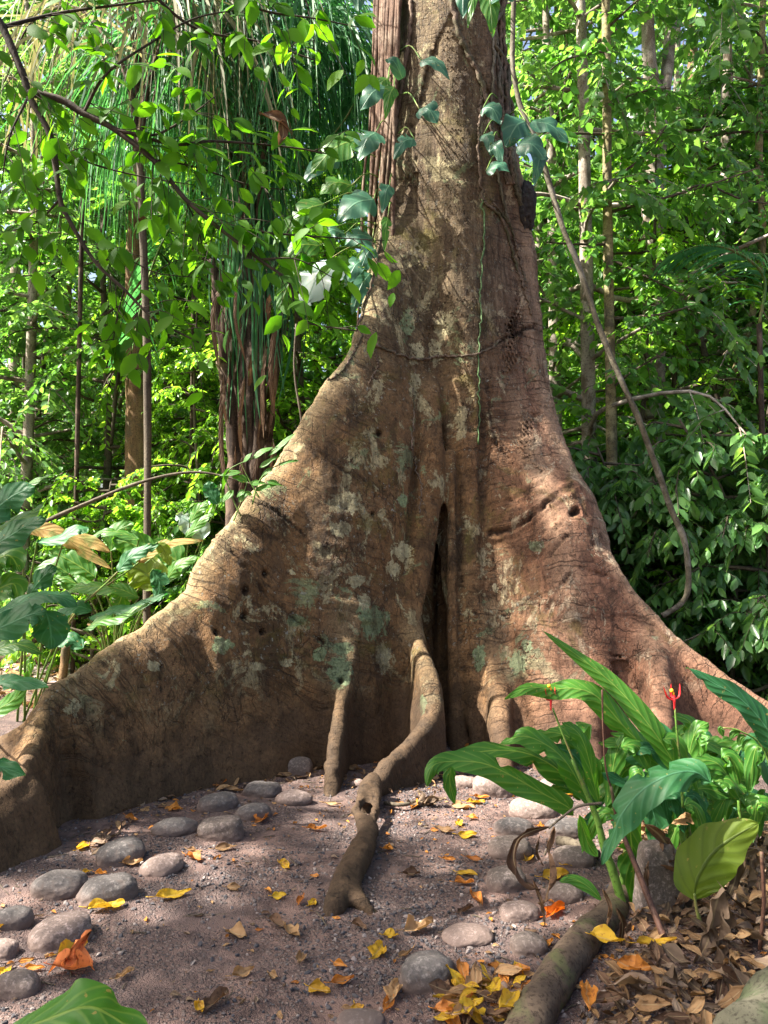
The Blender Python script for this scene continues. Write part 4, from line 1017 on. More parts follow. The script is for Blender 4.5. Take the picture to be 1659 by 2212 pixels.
STONES = [ # x, y, width, height in the picture, tilt, material, squareness, label
 (645,1659,68,58,0,'M',.1,'round stone with an ochre side, tucked against the foot of the big buttress'),
 (567,1707,84,42,.1,'G',.5,'dark angular stone with a flat top just behind the pink stone'),
 (633,1728,88,44,.15,'P',0,'pink rounded stone nearest the thin straight root left of the snaking root'),
 (470,1739,92,50,.2,'G',.1,'smooth grey stone resting in shade left of the dark angular stone'),
 (545,1757,84,46,.2,'G',.1,'grey rounded stone with a curled yellow brown leaf at its right'),
 (378,1790,106,50,0,'G',0,'long oval dark grey stone in the rear row, midway along the left buttress'),
 (477,1797,98,58,.25,'M',.6,'blocky brownish stone with a dark notch in its front'),
 (260,1847,104,68,.3,'G',.15,'dark stone with a pinkish left end in the rear row'),
 (350,1871,102,50,.25,'P',0,'pale pinkish oval stone with a curled orange leaf at its right tip'),
 (127,1914,116,64,0,'G',.1,'broad dark dome shaped stone close to the left buttress'),
 (233,1929,124,72,.2,'G',.1,'large dark speckled stone with a yellow leaf lying before it'),
 (28,1989,84,56,0,'G',.1,'dark stone cut by the left edge of the view'),
 (131,2014,126,74,.35,'P',.25,'big pinkish stone with a slanted flat face and a dark shadow on top'),
 (8,2051,56,44,0,'P',.4,'small angular pale stone at the left edge of the view'),
 (38,2131,98,62,0,'M',.1,'greyish pink stone above the large foreground leaf'),
 (1066,1703,96,66,-.1,'P',.25,'tall rounded pinkish stone under the arching leaf tips'),
 (1150,1746,112,56,0,'P',.1,'pale dappled stone behind the dark grey one, under the big leaves'),
 (1110,1786,94,48,0,'G',.1,'dark grey low stone in the right hand row'),
 (1102,1832,102,54,.1,'M',.1,'rounded brownish stone with yellow leaves against its front right'),
 (1225,1790,100,50,0,'G',.2,'grey stone behind the drooping curled dead leaf'),
 (1240,1856,96,50,0,'M',.1,'shaded stone beside the stems of the red flowered plant'),
 (1094,1903,94,62,.1,'M',.15,'squat brown stone left of the bright yellow leaf'),
 (1220,1930,84,50,0,'M',.1,'flat topped stone directly above the vivid orange leaf'),
 (1122,1965,96,48,0,'P',.1,'pinkish stone under the tip of the drooping dead leaf'),
 (1010,2014,124,44,0,'P',0,'wide low pinkish stone almost buried in the gravel'),
 (1142,2043,86,54,0,'M',.2,'smooth greenish brown stone next to the mossy surface root'),
 (925,2105,136,92,0,'G',.1,'biggest dome shaped grey stone standing alone in the foreground'),
 (1002,1692,66,34,0,'P',.2,'flat stone half sunk behind the tall rounded pinkish stone'),
 (780,2203,112,38,0,'G',.1,'grey stone cut by the bottom edge of the view'),
 (1095,2136,66,30,0,'M',.1,'small sunken stone among yellow leaves beside the mossy surface root'),
 (1192,1702,72,44,0,'P',.1,'stone hidden behind the leafy stem at the foot of the right buttress'),
 (772,1690,34,24,0,'P',.1,'little pink stone left of the looped root'),
 (320,1702,0,0,0,'M',.1,'')]
SM = {'G': M_STONE, 'P': M_STONEP, 'M': M_STONEM}
rg = np.random.RandomState(21)
GB = []
for i, (x, y, w_, h_, tl, mt, sq, lb) in enumerate(STONES):
    if not w_: continue
    c = G(x, y+h_*.18); Yd = c[1]; a = w_/2/FPX*math.hypot(Yd, c[0])*.90; el = math.atan2(CAM_H, Yd)
    b = a*rg.uniform(.68, .85)
    hh = (h_/FPX*Yd/math.cos(el))/2
    cz = math.sqrt(max((hh*1.12)**2-(b*math.sin(el))**2, (.35*hh)**2))/math.cos(el)
    V = ICO4[0].copy()
    e = 2+sq*4; V /= ((np.abs(V)**e).sum(1)**(1/e))[:, None]
    V *= (1+.075*vnoise(V+i*7.3, 1.6, 31)+.03*vnoise(V+i*3.1, 4.5, 32)+.012*vnoise(V+i, 12, 33))[:, None]
    cz *= .80; V *= [a, b, cz]
    tc, ts = math.cos(tl*.5), math.sin(tl*.5); V = np.stack([V[:, 0]*tc-V[:, 2]*ts, V[:, 1], V[:, 0]*ts+V[:, 2]*tc], 1)
    rz = rg.uniform(-.35, .35)+tl; V = np.stack([V[:, 0]*math.cos(rz)-V[:, 1]*math.sin(rz), V[:, 0]*math.sin(rz)+V[:, 1]*math.cos(rz), V[:, 2]], 1)
    z0 = cz*.18; gz0 = float(ground_z(c[:1], c[1:2])[0])
    o = mesh_obj('stone', V+[c[0], c[1], z0+gz0], ICO4[1], SM[mt], None, (c[0], c[1], gz0)); tag(o, lb, 'stone', 'river stones lining the path')
    GB.append((c[0], c[1], a, z0+gz0+cz*.9))
# upright slab among the stems
V = ICO4[0].copy(); V /= ((np.abs(V)**7).sum(1)**(1/7))[:, None]
V *= (1+.05*vnoise(V, 1.5, 35)+.02*vnoise(V, 6, 36))[:, None]; V *= [.085, .05, .17]
V[:, 0] *= 1-.18*(V[:, 2]/.17); c = G(1432, 2000)
tag(mesh_obj('stone', V+[c[0], c[1]+.05, .14], ICO4[1], M_STONEM, None, (c[0], c[1]+.05, 0)), 'upright brown boundary stone standing between the plant stems', 'stone')
# gravel
rg = np.random.RandomState(55); g = Geo()
N = 15000
x = rg.uniform(-2.4, 1.9, N*2); y = 2.0+rg.rand(N*2)**1.4*4.2
dens = vnoise(np.stack([x, y, x*0], 1), 1.6, 60)+.4*vnoise(np.stack([x, y, x*0], 1), 5, 61)
keep = (dens+.55*np.exp(-((x-.15)/.5)**2) > rg.uniform(-.7, .9, N*2)); x, y = x[keep], y[keep]
s = .0035+.0075*rg.rand(len(x))**2.2
z = ground_z(x, y)+s*.25
B = ICO0[0]; R1 = rg.normal(0, 1, (len(x), 3)); ax = norm(R1); an = rg.uniform(0, 3.14, len(x))
sc3 = s[:, None]*np.stack([rg.uniform(.8, 1.5, len(x)), rg.uniform(.7, 1.1, len(x)), rg.uniform(.4, .8, len(x))], 1)
Vv = B[None]*sc3[:, None]*(1+.25*rg.uniform(-1, 1, (len(x), 12, 1)))
ca, sa = np.cos(an)[:, None, None], np.sin(an)[:, None, None]; A3 = ax[:, None]
Vv = Vv*ca+np.cross(A3, Vv)*sa+A3*(A3*Vv).sum(-1, keepdims=True)*(1-ca)
Vv += np.stack([x, y, z], 1)[:, None]
g.add(Vv.reshape(-1, 3), (np.arange(len(x))[:, None, None]*12+ICO0[1][None]).reshape(-1, 3))
m = NT('gravel_stone'); r = m.n('NewGeometry', 8)
M_GRAVEL = m.surf(m.pbr(m.ramp(r, (0., (.035, .035, .042)), (.45, (.075, .07, .072)), (.8, (.12, .098, .09)), (1., (.26, .22, .20))), .8, None, .3))
tag(g.obj('gravel', M_GRAVEL, smooth=False), 'loose grey gravel scattered over the trodden earth', 'gravel', kind='stuff')
# mossy surface roots in the right foreground
g = Geo(); q = resample([G(1345,1900,-.02)+[.1,.2,0], G(1325,1965,.02), G(1270,2020,.045), G(1210,2100,.045), G(1150,2200,.04), G(1090,2330,.03), G(1040,2500,-.02)], 60)
g.add(*tube(q, lerp_r(60, .05, .058, .062, .064, .068, .068), 18, lump=.05, seed=3))
V = g.V[0]; V += .006*vnoise(V, 7, 71)[:, None]+.004*vnoise(V, 30, 72)[:, None]
tag(g.obj('surface_root', M_ROOTB), 'mossy brown surface root running down between the gravel and the dead leaf heap', 'root')
g = Geo(); q = resample([np.array([2.35, 2.95, .02]), np.array([1.75, 2.68, .10]), np.array([1.28, 2.38, .12]), np.array([.98, 2.08, .10]), np.array([.7, 1.7, .02])], 60)
g.add(*tube(q, lerp_r(60, .10, .14, .16, .15, .12), 22, lump=.08, seed=5)); V = g.V[0]; V += .008*vnoise(V, 7, 73)[:, None]+.003*vnoise(V, 26, 74)[:, None]
M_ROOTG = plain_bark('greenish_root_bark', (.035, .035, .022), (.085, .08, .056), (.04, .05, .024), 7., .9)
tag(g.obj('surface_root', M_ROOTG), 'thick smooth greenish root crossing the lower right corner', 'root')
g = Geo(); q = resample([G(830,1735,.02), G(870,1738,.03), G(905,1730,.02)], 10); g.add(*tube(q, .012, 6)); 
q = resample([G(1240,1880,.05), G(1290,1860,.09), G(1330,1850,.12)], 10)
tag(g.obj('fallen_twig', M_TWIG), 'short dark twig lying at the foot of the middle root', 'twig')
g = Geo(); g.add(*tube(resample([G(1205,1815,.03), G(1250,1825,.05), G(1290,1845,.06)], 10), .022, 8, lump=.2)); tag(g.obj('fallen_branch', M_TWIG), 'broken brown branch lying between the right hand stones', 'branch')
# path behind, its kerb boards and post
g = Geo()
V = np.array([[-6.4, 8.6, .012], [-2.2, 9.2, .012], [-2.2, 10.6, .012], [-7.6, 10.4, .012]]); g.add(V, np.array([[0, 1, 2, 3]]))
m = NT('path_earth'); co = m.obj(); M_PATH = m.surf(m.pbr(m.mix(m.noise(co, 5, 5, .7), (.20, .15, .14), (.42, .34, .31)), .9, m.bump(m.noise(co, 20, 4), .5, .02), .2))
tag(g.obj('path', M_PATH), kind='structure')
g = Geo(); g.add(*tube(resample([np.array([-7.4, 10.3, .07]), np.array([-5, 10.55, .08]), np.array([-2.4, 10.6, .07])], 20), .085, 8, lump=.1))
tag(g.obj('kerb_log', M_OCHRE), 'brown log edging the far side of the pale path behind the left buttress', 'log')
g = Geo(); g.add(*tube(resample([G(135,1475)*[1,1,0], G(135,1475)*[1,1,0]+[0.02,0,.25], G(135,1475)*[1,1,0]+[0.03,0,.42]], 10), .05, 10, lump=.1))
tag(g.obj('wooden_post', M_OCHRE), 'short wooden post at the edge of the path behind the left buttress', 'post')
# ================================================================ fallen leaves
def flat_leaf(name, c, L, W, rz, mat, label, group=None, curl=.5, z=.006, tilt=0., stalk=True, lobes=False, seed=0, cat='leaf'):
    rg = np.random.RandomState(seed)
    h = np.array([math.cos(rz), math.sin(rz), 0]); g = Geo()
    n = 9; u = np.linspace(-.5, .5, n)
    bow = rg.uniform(.12, .32)*curl
    side = np.array([-h[1], h[0], 0])
    pts = np.array([c+h*uu*L+side*rg.normal(0, .03)*L*.6+np.array([0, 0, z+L*bow*(4*uu*uu*.5 if rg.rand() < 2 else 0)+uu*tilt*L]) for uu in u])
    blade(g, pts, W*(1.5 if lobes else 1), nrm=(rg.normal(0, .2), rg.normal(0, .2)-.25, 1), n=14, m=3, prof='ovate', fold=-.35*curl, wav=.05+.06*curl, curl=.6*curl, tears=5 if lobes else 0, seed=seed)
    if stalk:
        s0 = pts[0]; g2 = tube(resample([s0, s0-h*L*.13+[0, 0, .002], s0-h*L*.25+side*L*.05+[0, 0, .004]], 5), .0018, 4)
        g.add(*g2, uvw=np.full((len(g2[0]), 3), .4))
    gz0 = float(ground_z(np.array([c[0]]), np.array([c[1]]))[0])
    V = np.concatenate(g.V); lo = V[:, 2].min(); 
    for v in g.V: v[:, 2] += gz0+.003-min(lo, 0)
    return tag(g.obj(name, mat, None, (c[0], c[1], gz0)), label, cat, group)
YG = 'scattered yellow and orange fallen leaves'
LEAVES = [ # x, y, length px, width px, angle deg, material, label
 (375,1940,66,22,18,'Y','pale yellow leaf lying alone below the front row of stones, centre left'),
 (230,1972,68,28,10,'Y','long yellow leaf lying in front of the large dark speckled stone'),
 (286,1872,40,18,10,'T','tan curled leaf between the dark pink ended stone and the pale oval one'),
 (420,1863,44,20,-20,'O','curled orange leaf touching the right tip of the pale oval stone'),
 (420,1845,32,10,-10,'T','thin tan crescent leaf above the curled orange leaf'),
 (488,1837,44,14,15,'R','rust red narrow leaf in front of the blocky stone'),
 (566,1775,36,24,50,'O','curled yellow brown leaf leaning by the grey rounded stone'),
 (614,1873,34,18,-40,'Y','bright lemon yellow leaf lying alone on the sunlit earth'),
 (685,1796,44,14,5,'O','orange tattered leaf lying left of the snaking root'),
 (380,1754,26,18,10,'O','small orange leaf standing in the shade beside the rear stones'),
 (284,1777,34,12,-20,'O','brownish orange leaf in the shade at the foot of the left buttress'),
 (180,1833,28,20,60,'Y','small yellow leaf in shade behind the dark dome stone'),
 (187,1892,20,12,40,'Y','tiny yellow leaf squeezed between the two large dark stones'),
 (218,1897,26,12,0,'O','small orange leaf peeking over the large dark speckled stone'),
 (480,1699,28,18,40,'O','brown orange leaf upright near the rear stones'),
 (510,1712,50,10,-5,'T','long tan leaf lying behind the smooth grey stone'),
 (603,1941,30,16,10,'Y','ragged yellow leaf, left one of three near the snaking root'),
 (651,1950,36,12,80,'O','slim orange leaf, middle one of three near the snaking root'),
 (674,1956,22,16,60,'Y','little greenish yellow leaf, right one of three near the snaking root'),
 (600,2002,44,22,-30,'D','dark brown curled leaf half of a broken pair in the centre'),
 (632,2022,46,24,-45,'T','light brown broken leaf below the dark brown curled one'),
 (512,2023,46,28,-20,'T','pinkish tan crumpled leaf in the shade at the centre left'),
 (777,2008,34,18,-30,'D','dark brown curled leaf at the toe of the snaking root'),
 (815,2066,46,30,65,'Y','orange yellow broad leaf with a green stalk, bottom centre'),
 (690,2142,46,26,-15,'Y','speckled yellow leaf at the bottom centre left'),
 (650,2077,28,20,80,'T','small tan leaf standing in the bottom centre'),
 (432,2191,30,20,-60,'Y','yellow leaf at the bottom edge right of the big green leaf'),
 (468,2172,60,30,60,'D','faded brown leaf at the bottom left centre'),
 (157,2065,50,34,35,'Y','yellow crumpled leaf above the vivid red orange one'),
 (155,2112,84,54,0,'V','vivid red orange maple like leaf above the large foreground leaf'),
 (270,2120,36,16,50,'T','grey tan folded leaf lying left of centre at the bottom'),
 (75,2100,44,12,0,'O','orange brown strip of leaf at the lower left'),
 (10,2100,26,14,60,'Y','yellow leaf at the left edge by the small pale stones'),
 (10,2011,26,16,40,'Y','greenish yellow leaf lying on the path by the stone at the left edge'),
 (840,2172,46,20,70,'O','orange brown leaf left of the bottom stone pair'),
 (888,1890,42,20,0,'D','brown leaf lying alone on the gravel right of the snaking root'),
 (1010,1805,44,16,5,'Y','bright yellow leaf lying on the gravel between root and right hand stones'),
 (962,1798,42,14,-20,'T','tan curled leaf left of the bright yellow one on the gravel'),
 (990,1782,24,14,60,'Y','small upright yellow leaf on the gravel'),
 (1028,1735,44,14,0,'Y','yellow leaf lying at the foot of the tall rounded pinkish stone'),
 (1040,1727,34,10,-5,'O','orange leaf tucked behind the yellow one by the pinkish stone'),
 (893,1744,24,22,70,'O','small orange leaf standing beside the pale crumpled leaf'),
 (1018,1700,24,14,-40,'O','orange leaf at the base of the flat sunk stone'),
 (1020,1770,24,12,-10,'O','small orange leaf above the bright yellow leaf on the gravel'),
 (838,1838,26,18,0,'O','orange leaf lying close to the right side of the snaking root'),
 (970,1858,30,10,-5,'O','thin orange leaf on dark gravel'),
 (1024,1858,36,12,-15,'O','narrow orange leaf pointing at the rounded brownish stone'),
 (1010,1892,42,16,-10,'Y','amber curled leaf, upper one of the pair on the dark gravel'),
 (1003,1914,46,18,0,'O','amber curled leaf, lower one of the pair on the dark gravel'),
 (1030,1945,46,20,-70,'O','twisted amber leaf below the amber pair'),
 (1005,1965,40,16,30,'D','dark brown twisted leaf left of the twisted amber leaf'),
 (905,2012,66,34,25,'T','large pale tan leaf lying flat left of the low buried stone'),
 (845,2032,38,20,0,'Y','yellow leaf left of the pale tan leaf at the bottom centre'),
 (880,2070,46,12,50,'T','curved tan leaf pointing at the biggest grey stone'),
 (850,2150,54,34,70,'T','pinkish dry leaf left of the biggest grey stone'),
 (1200,1895,60,26,12,'Y','brightest yellow leaf lying among the right hand stones'),
 (1222,1876,24,14,-30,'Y','small golden leaf right above the brightest yellow leaf'),
 (1200,1970,58,26,35,'A','vivid orange curled leaf beside the right hand stones'),
 (1186,2045,30,18,50,'O','golden curled leaf propped on the side of the mossy surface root'),
 (1235,1722,34,24,-20,'Y','golden leaf lying under the leafy stems'),
 (1140,1855,30,18,50,'Y','yellow leaf standing against the rounded brownish stone'),
 (1100,1705,0,0,0,'Y',''),
 (1000,1745,50,20,-5,'R','reddish leaf pressed flat on the earth near the pinkish stone'),
 (1168,1790,18,12,0,'O','small orange leaf between the two grey stones at the right'),
 (985,1640,36,12,10,'T','brown leaf in the dark recess at the foot of the trunk'),
 (1017,1625,34,20,40,'O','orange brown leaf glowing at the edge of the dark recess'),
 (1008,1605,60,20,-8,'D','dark brown broad leaf leaning against the trunk foot'),
 (718,1740,40,8,-5,'T','straw coloured strip of leaf lying left of the looped root'),
 (765,1665,36,12,-10,'T','grey leaf lying between the thin straight root and the middle root'),
 (505,1925,36,14,0,'R','flat reddish brown leaf near the centre left'),
 (590,1905,0,0,0,'T',''),
 (735,2093,30,14,-20,'O','small amber leaf bottom centre below the root'),
 (525,2110,44,20,30,'T','faded pinkish leaf scrap, bottom centre left'),
 (590,2115,22,16,-30,'T','small pale triangular leaf scrap at the bottom centre'),
 (740,2125,50,18,20,'O','rusty leaf pieces at the bottom centre'),
 (775,2185,32,22,-60,'Y','bright yellow leaf by the stone at the bottom edge'),
 (1313,2050,64,34,-20,'Y','green and yellow blotched leaf lying on the dead leaf heap'),
 (1370,2122,60,36,-15,'O','orange brown leaf lying on top of the dead leaf heap'),
 (1270,2165,70,30,80,'O','russet spoon shaped leaf at the bottom of the dead leaf heap'),
 (1020,2190,60,26,40,'Y','sunlit bright yellow leaf in the pile at the bottom edge'),
 (1070,2150,46,24,60,'Y','amber leaf on the pile beside the small sunken stone'),
 (1100,2180,60,30,50,'Y','big ochre leaf on the pile beside the mossy surface root'),
 (1000,2205,50,22,20,'T','faded leaf under the bright yellow one at the bottom edge'),
 (960,2200,50,24,0,'O','orange brown leaf at the left end of the pile at the bottom edge')]
LM = {'Y': M_YEL, 'O': M_ORA, 'T': M_TAN, 'R': M_TAN, 'D': M_DRY, 'V': M_REDLEAF, 'A': M_REDLEAF}
M_ORANGE2 = dry_material('vivid_orange_leaf', (.62, .12, .008), (.80, .26, .01), trans=.35, rough=.5); LM['A'] = M_ORANGE2
for i, (x, y, lp, wp, an, mt, lb) in enumerate(LEAVES):
    if not lp: continue
    on = .0
    if x > 1225 and y > 2000 or (x > 950 and y > 2140): on = .06
    c = G(x, y, on); Yd = math.hypot(c[0], c[1]); L = lp/FPX*Yd; 
    el = math.atan2(CAM_H, Yd); a = math.radians(an); a = math.atan2(math.sin(a)/math.sin(el)*.6, math.cos(a)); 
    L *= .9*(1+.5*abs(math.sin(a))); W = wp/FPX*Yd*1.25
    flat_leaf('fallen_leaf', c, L, W, a, LM[mt], lb, YG, curl=.9 if mt in 'OTDVA' else .6, seed=i, lobes=(mt == 'V'), z=.006+(0 if on == 0 else .01))
flat_leaf('fallen_leaf', G(1420, 2058, .05), .16, .05, 0.2, M_YEL, 'yellow and pink sunlit leaf lying deep in the heap behind the brown stems', YG, seed=301)
# crumpled pale leaf by the middle root
g = Geo(); rg = np.random.RandomState(4); c = G(915, 1735, .02)
for k in range(9):
    d = norm(rg.normal(0, 1, 3)*[1, 1, .5]+[0, 0, .5]); blade(g, [c+rg.normal(0, .02, 3), c+d*.06, c+d*.11+rg.normal(0, .02, 3)], .05, nrm=rg.normal(0, 1, 3), n=8, m=2, prof='ovate', curl=.9, wav=.15, seed=k)
tag(g.obj('crumpled_leaf', M_DRYGREY, None, c), 'pale crumpled clump of dry leaf near the end of the middle root', 'leaf')
# heap of dead leaves under the plants (uncountable) + small scraps over the path
def scatter(name, label, region, N, Lr, mats, seed, zf, wr=(.35, .5), sparse=False, tiltz=.35):
    rg = np.random.RandomState(seed); gs = [Geo() for _ in mats]
    k = 0
    for i in range(N*6):
        if k >= N: break
        x, y = region(rg)
        if x is None: continue
        k += 1
        L = rg.uniform(*Lr)*(1 if rg.rand() < .8 else 1.5); z = float(zf(x, y, rg)); an = rg.uniform(0, 6.28); h = np.array([math.cos(an), math.sin(an), rg.normal(0, tiltz)]); c = np.array([x, y, z])
        pts = [c-h*L*.5, c+[0, 0, -L*rg.uniform(-.08, .12)], c+h*L*.5]
        pts = [np.array([q[0], q[1], max(q[2], .004)]) for q in pts]
        blade(gs[rg.randint(len(mats))], pts, L*rg.uniform(*wr), nrm=(rg.normal(0, .3), rg.normal(0, .3)-.3, 1), n=5, m=1, prof='ovate', fold=rg.uniform(-.3, .3), wav=.08, curl=rg.uniform(0, .8), seed=i)
    # several materials inside one mesh
    V = []; F = []; U = []; MI = []; n0 = 0
    for j, gg in enumerate(gs):
        if not gg.V: continue
        v = np.concatenate(gg.V); f = np.concatenate(gg.F); V.append(v); F.append(f+n0); U.append(np.concatenate(gg.A['uvw'])); MI.append(np.full(len(f), j)); n0 += len(v)
    o = mesh_obj(name, np.concatenate(V), np.concatenate(F), mats, None, None, True, {'uvw': np.concatenate(U)})
    o.data.polygons.foreach_set('material_index', np.concatenate(MI).astype(np.int32))
    return tag(o, label, 'leaves', kind='stuff')
def reg_heap(rg):
    x = rg.uniform(.55, 2.6); y = rg.uniform(1.9, 4.6)
    root = np.interp(y, [1.9, 2.5, 2.9, 3.3, 3.6, 4.6], [.30, .56, .80, .98, 1.05, 1.25])
    if x < root+.06: return None, None
    return x, y
scatter('leaf_litter', 'deep heap of brown dead leaves under the red flowered plant', reg_heap, 3300, (.04, .10), [M_DRY, M_DRYGREY, M_TAN, M_DRY, M_DRYGREY, M_ORA, M_YEL][:5]+[M_TAN], 91, lambda x, y, rg: ground_z(np.array([x]), np.array([y]))[0]+.005+.07*rg.rand()**1.5)
def reg_bottom(rg):
    px = 960+rg.rand()*180; py = 2120+rg.rand()*110
    if py < 2125+abs(px-1060)*.55-40: return None, None
    c = G(px, py); return c[0], c[1]
scatter('leaf_litter', 'small pile of yellow and brown leaves at the bottom edge beside the surface root', reg_bottom, 90, (.05, .10), [M_YEL, M_ORA, M_TAN, M_DRY], 92, lambda x, y, rg: .01+.05*rg.rand())
def reg_path(rg):
    x = rg.uniform(-2.3, 1.4); y = rg.uniform(2.1, 6.0)
    return (x, y) if vnoise(np.array([[x, y, 0]]), 1.3, 95)[0] > rg.uniform(-.9, .5) else (None, None)
scatter('leaf_scraps', 'tiny scraps of dead leaf scattered over earth and gravel', reg_path, 1500, (.010, .040), [M_TAN, M_DRY, M_ORA, M_DRYGREY], 93, lambda x, y, rg: ground_z(np.array([x]), np.array([y]))[0]+.006, tiltz=.1)
def reg_edge(rg):
    px, py = rg.uniform(180, 1060), 0
    py = np.interp(px, [180, 300, 430, 700, 860, 1060], [1840, 1745, 1700, 1650, 1700, 1640])+rg.uniform(-8, 26)
    c = G(px, py); return c[0], c[1]
scatter('leaf_litter', 'thin line of brown litter gathered along the foot of the buttresses', reg_edge, 190, (.03, .08), [M_DRY, M_DRYGREY, M_TAN, M_DRY], 94, lambda x, y, rg: .008+.02*rg.rand())
def reg_back(rg):
    y = rg.uniform(7.4, 16); x = rg.uniform(-.62, .62)*y
    return x, y
scatter('leaf_litter', 'brown leaf litter on the forest floor behind the giant tree', reg_back, 2600, (.10, .22), [M_DRY, M_TAN, M_DRYGREY], 96, lambda x, y, rg: .01+.05*rg.rand())

rg = np.random.RandomState(97); g = Geo()
for k in range(170):
    x = rg.uniform(-2.2, 1.5); y = rg.uniform(2.1, 5.6); L = rg.uniform(.03, .14); a = rg.uniform(0, 6.28); z = float(ground_z(np.array([x]), np.array([y]))[0])+.005
    c = np.array([x, y, z]); h = np.array([math.cos(a), math.sin(a), rg.uniform(0, .08)]); g.add(*tube(resample([c-h*L/2, c+rg.normal(0, .006, 3)*[1, 1, .3], c+h*L/2], 6), rg.uniform(.0012, .003), 4))
tag(g.obj('twig_scraps', M_TWIG), 'thin broken twigs scattered over the trodden earth', 'twigs', kind='stuff')
# ================================================================ red-flowered plant in the right foreground
rg = np.random.RandomState(13)
def leaf_part(parent, name, mid, wpx_, Y, mat, nrm=(0, -.45, .9), label=None, **kw):
    """mid: picture points; a 3rd value is an extra distance"""
    pts = np.array([P(q[0], q[1], Y+(q[2] if len(q) > 2 else 0)) for q in mid])
    g = Geo(); blade(g, pts, wpx_/FPX*Y, nrm=nrm, **kw)
    o = g.obj(name, mat, parent)
    if label: o['label'] = label
    return o
def stem_part(parent, name, pts, Y, r, mat, sides=8):
    q = resample([P(q[0], q[1], Y+(q[2] if len(q) > 2 else 0)) for q in pts], 20); g = Geo(); g.add(*tube(q, lerp_r(20, *r), sides))
    return g.obj(name, mat, parent)
bs = G(1400, 2010)
hel = tag(empty('flowering_plant', bs), 'broad leaved plant with long arching green leaves and two red flowers, right foreground', 'plant', None)
L = lambda *a, **k: leaf_part(hel, 'leaf', *a, **k)
L([(1459,1700),(1459,1657),(1410,1577),(1340,1493,.05),(1267,1431,.1),(1170,1361,.15)], 46, 3.35, M_BIG, nrm=(-.5, -.6, .6), n=26, fold=.35, wav=.04, seed=1)
L([(1450,1690),(1410,1634),(1352,1574),(1290,1505),(1240,1487),(1195,1489),(1143,1486,-.05),(1090,1512,-.1)], 50, 3.45, M_BIG, nrm=(-.2, -.75, .55), n=26, fold=.3, wav=.06, tears=2, seed=2)
L([(1240,1762),(1226,1743),(1169,1712),(1104,1675),(1041,1648),(974,1645),(935,1655,-.05),(922,1700,-.08)], 56, 3.6, M_BIG, nrm=(.1, -.7, .6), n=28, fold=.25, wav=.07, tears=2, seed=3)
L([(1255,1730),(1240,1700),(1195,1655),(1130,1625),(1052,1622),(985,1640,-.05),(945,1668,-.1)], 60, 3.7, M_BIG, nrm=(0, -.5, .85), n=26, fold=.2, wav=.08, tears=3, seed=4)
L([(975,1655),(972,1690),(983,1737)], 30, 3.55, M_BIG, nrm=(.3, -1, .1), fold=.3, wav=.04, seed=5, label='hanging leaf tip')
L([(1275,1740),(1250,1690),(1221,1644),(1182,1610),(1130,1590),(1078,1608)], 62, 3.62, M_BIG, nrm=(.3, -.6, .7), n=24, fold=.15, wav=.06, tears=2, seed=6)
L([(1290,1700),(1262,1640),(1235,1598),(1203,1583),(1148,1582)], 50, 3.7, M_BIG, nrm=(0, -.7, .7), n=20, fold=.2, wav=.05, tears=2, seed=7)
L([(1230,1600),(1255,1594),(1273,1598)], 66, 3.65, M_BIG, nrm=(0, -1, .3), n=14, fold=.1, wav=.06, prof='strap', tears=1, seed=8, label='sunlit blunt torn leaf')
L([(1430,1660),(1410,1631),(1370,1615),(1330,1605),(1293,1603)], 40, 3.6, M_BIG, nrm=(0, -.6, .8), n=20, wav=.06, seed=9)
L([(1455,1640),(1430,1600),(1373,1588),(1319,1582)], 36, 3.75, M_BIG, nrm=(0, -.5, .8), n=20, wav=.06, seed=10)
L([(1535,1690),(1503,1668),(1462,1668),(1410,1690),(1371,1722),(1340,1764),(1326,1800),(1302,1868)], 80, 3.0, M_BIGTEAL, nrm=(-.5, -.65, .6), n=34, fold=.35, wav=.05, tears=9, seed=11, label='large bluish torn leaf drooping towards the viewer')
L([(1420,1760),(1467,1592),(1527,1604),(1579,1630),(1612,1660)], 48, 3.7, M_BIG, nrm=(.1, -.55, .8), n=22, wav=.06, tears=1, seed=12)
L([(1720,1680),(1690,1625),(1659,1577),(1631,1540),(1592,1504),(1540,1475),(1483,1442)], 56, 3.25, M_BIGTEAL, nrm=(-.35, -.7, .6), n=26, fold=.12, wav=.05, tears=3, seed=13, label='long bluish leaf reaching in from the right edge')
L([(1385,1690),(1350,1690),(1300,1668)], 40, 3.5, M_BIGTEAL, nrm=(0, -.5, .8), n=16, wav=.06, seed=14)
L([(1350,1700),(1362,1800),(1368,1880),(1372,1970)], 64, 3.35, M_BIG, nrm=(.25, -1, .1), n=20, fold=.1, wav=.06, tears=3, seed=15)
L([(1400,1720),(1420,1790),(1415,1850)], 48, 3.4, M_BIGTEAL, nrm=(-.2, -1, .2), n=16, wav=.06, tears=2, seed=16)
L([(1430,1700),(1470,1740),(1480,1800)], 46, 3.4, M_BIGTEAL, nrm=(.2, -.9, .4), n=16, wav=.06, seed=17)
L([(1250,1760),(1270,1820),(1290,1850)], 30, 3.3, M_BIG, nrm=(.2, -.9, .4), n=14, wav=.06, seed=18)
L([(1300,1945),(1270,1915),(1235,1898),(1208,1905)], 26, 3.0, M_BIG, nrm=(0, -.7, .7), n=14, wav=.04, seed=19)
L([(1480,1640),(1500,1600),(1490,1560),(1455,1545)], 44, 3.6, M_BIG, nrm=(.3, -.8, .5), n=16, wav=.06, seed=20, label='bright sunlit leaf curling beside the red flower stalk')
L([(1345,1690),(1315,1705),(1290,1730)], 36, 3.6, M_BIG, nrm=(0, -.8, .5), n=12, wav=.06, seed=21)
L([(1240,1570),(1248,1590),(1262,1602),(1275,1566)], 24, 3.5, M_BIG, nrm=(0, -1, .2), n=12, wav=.05, seed=22)
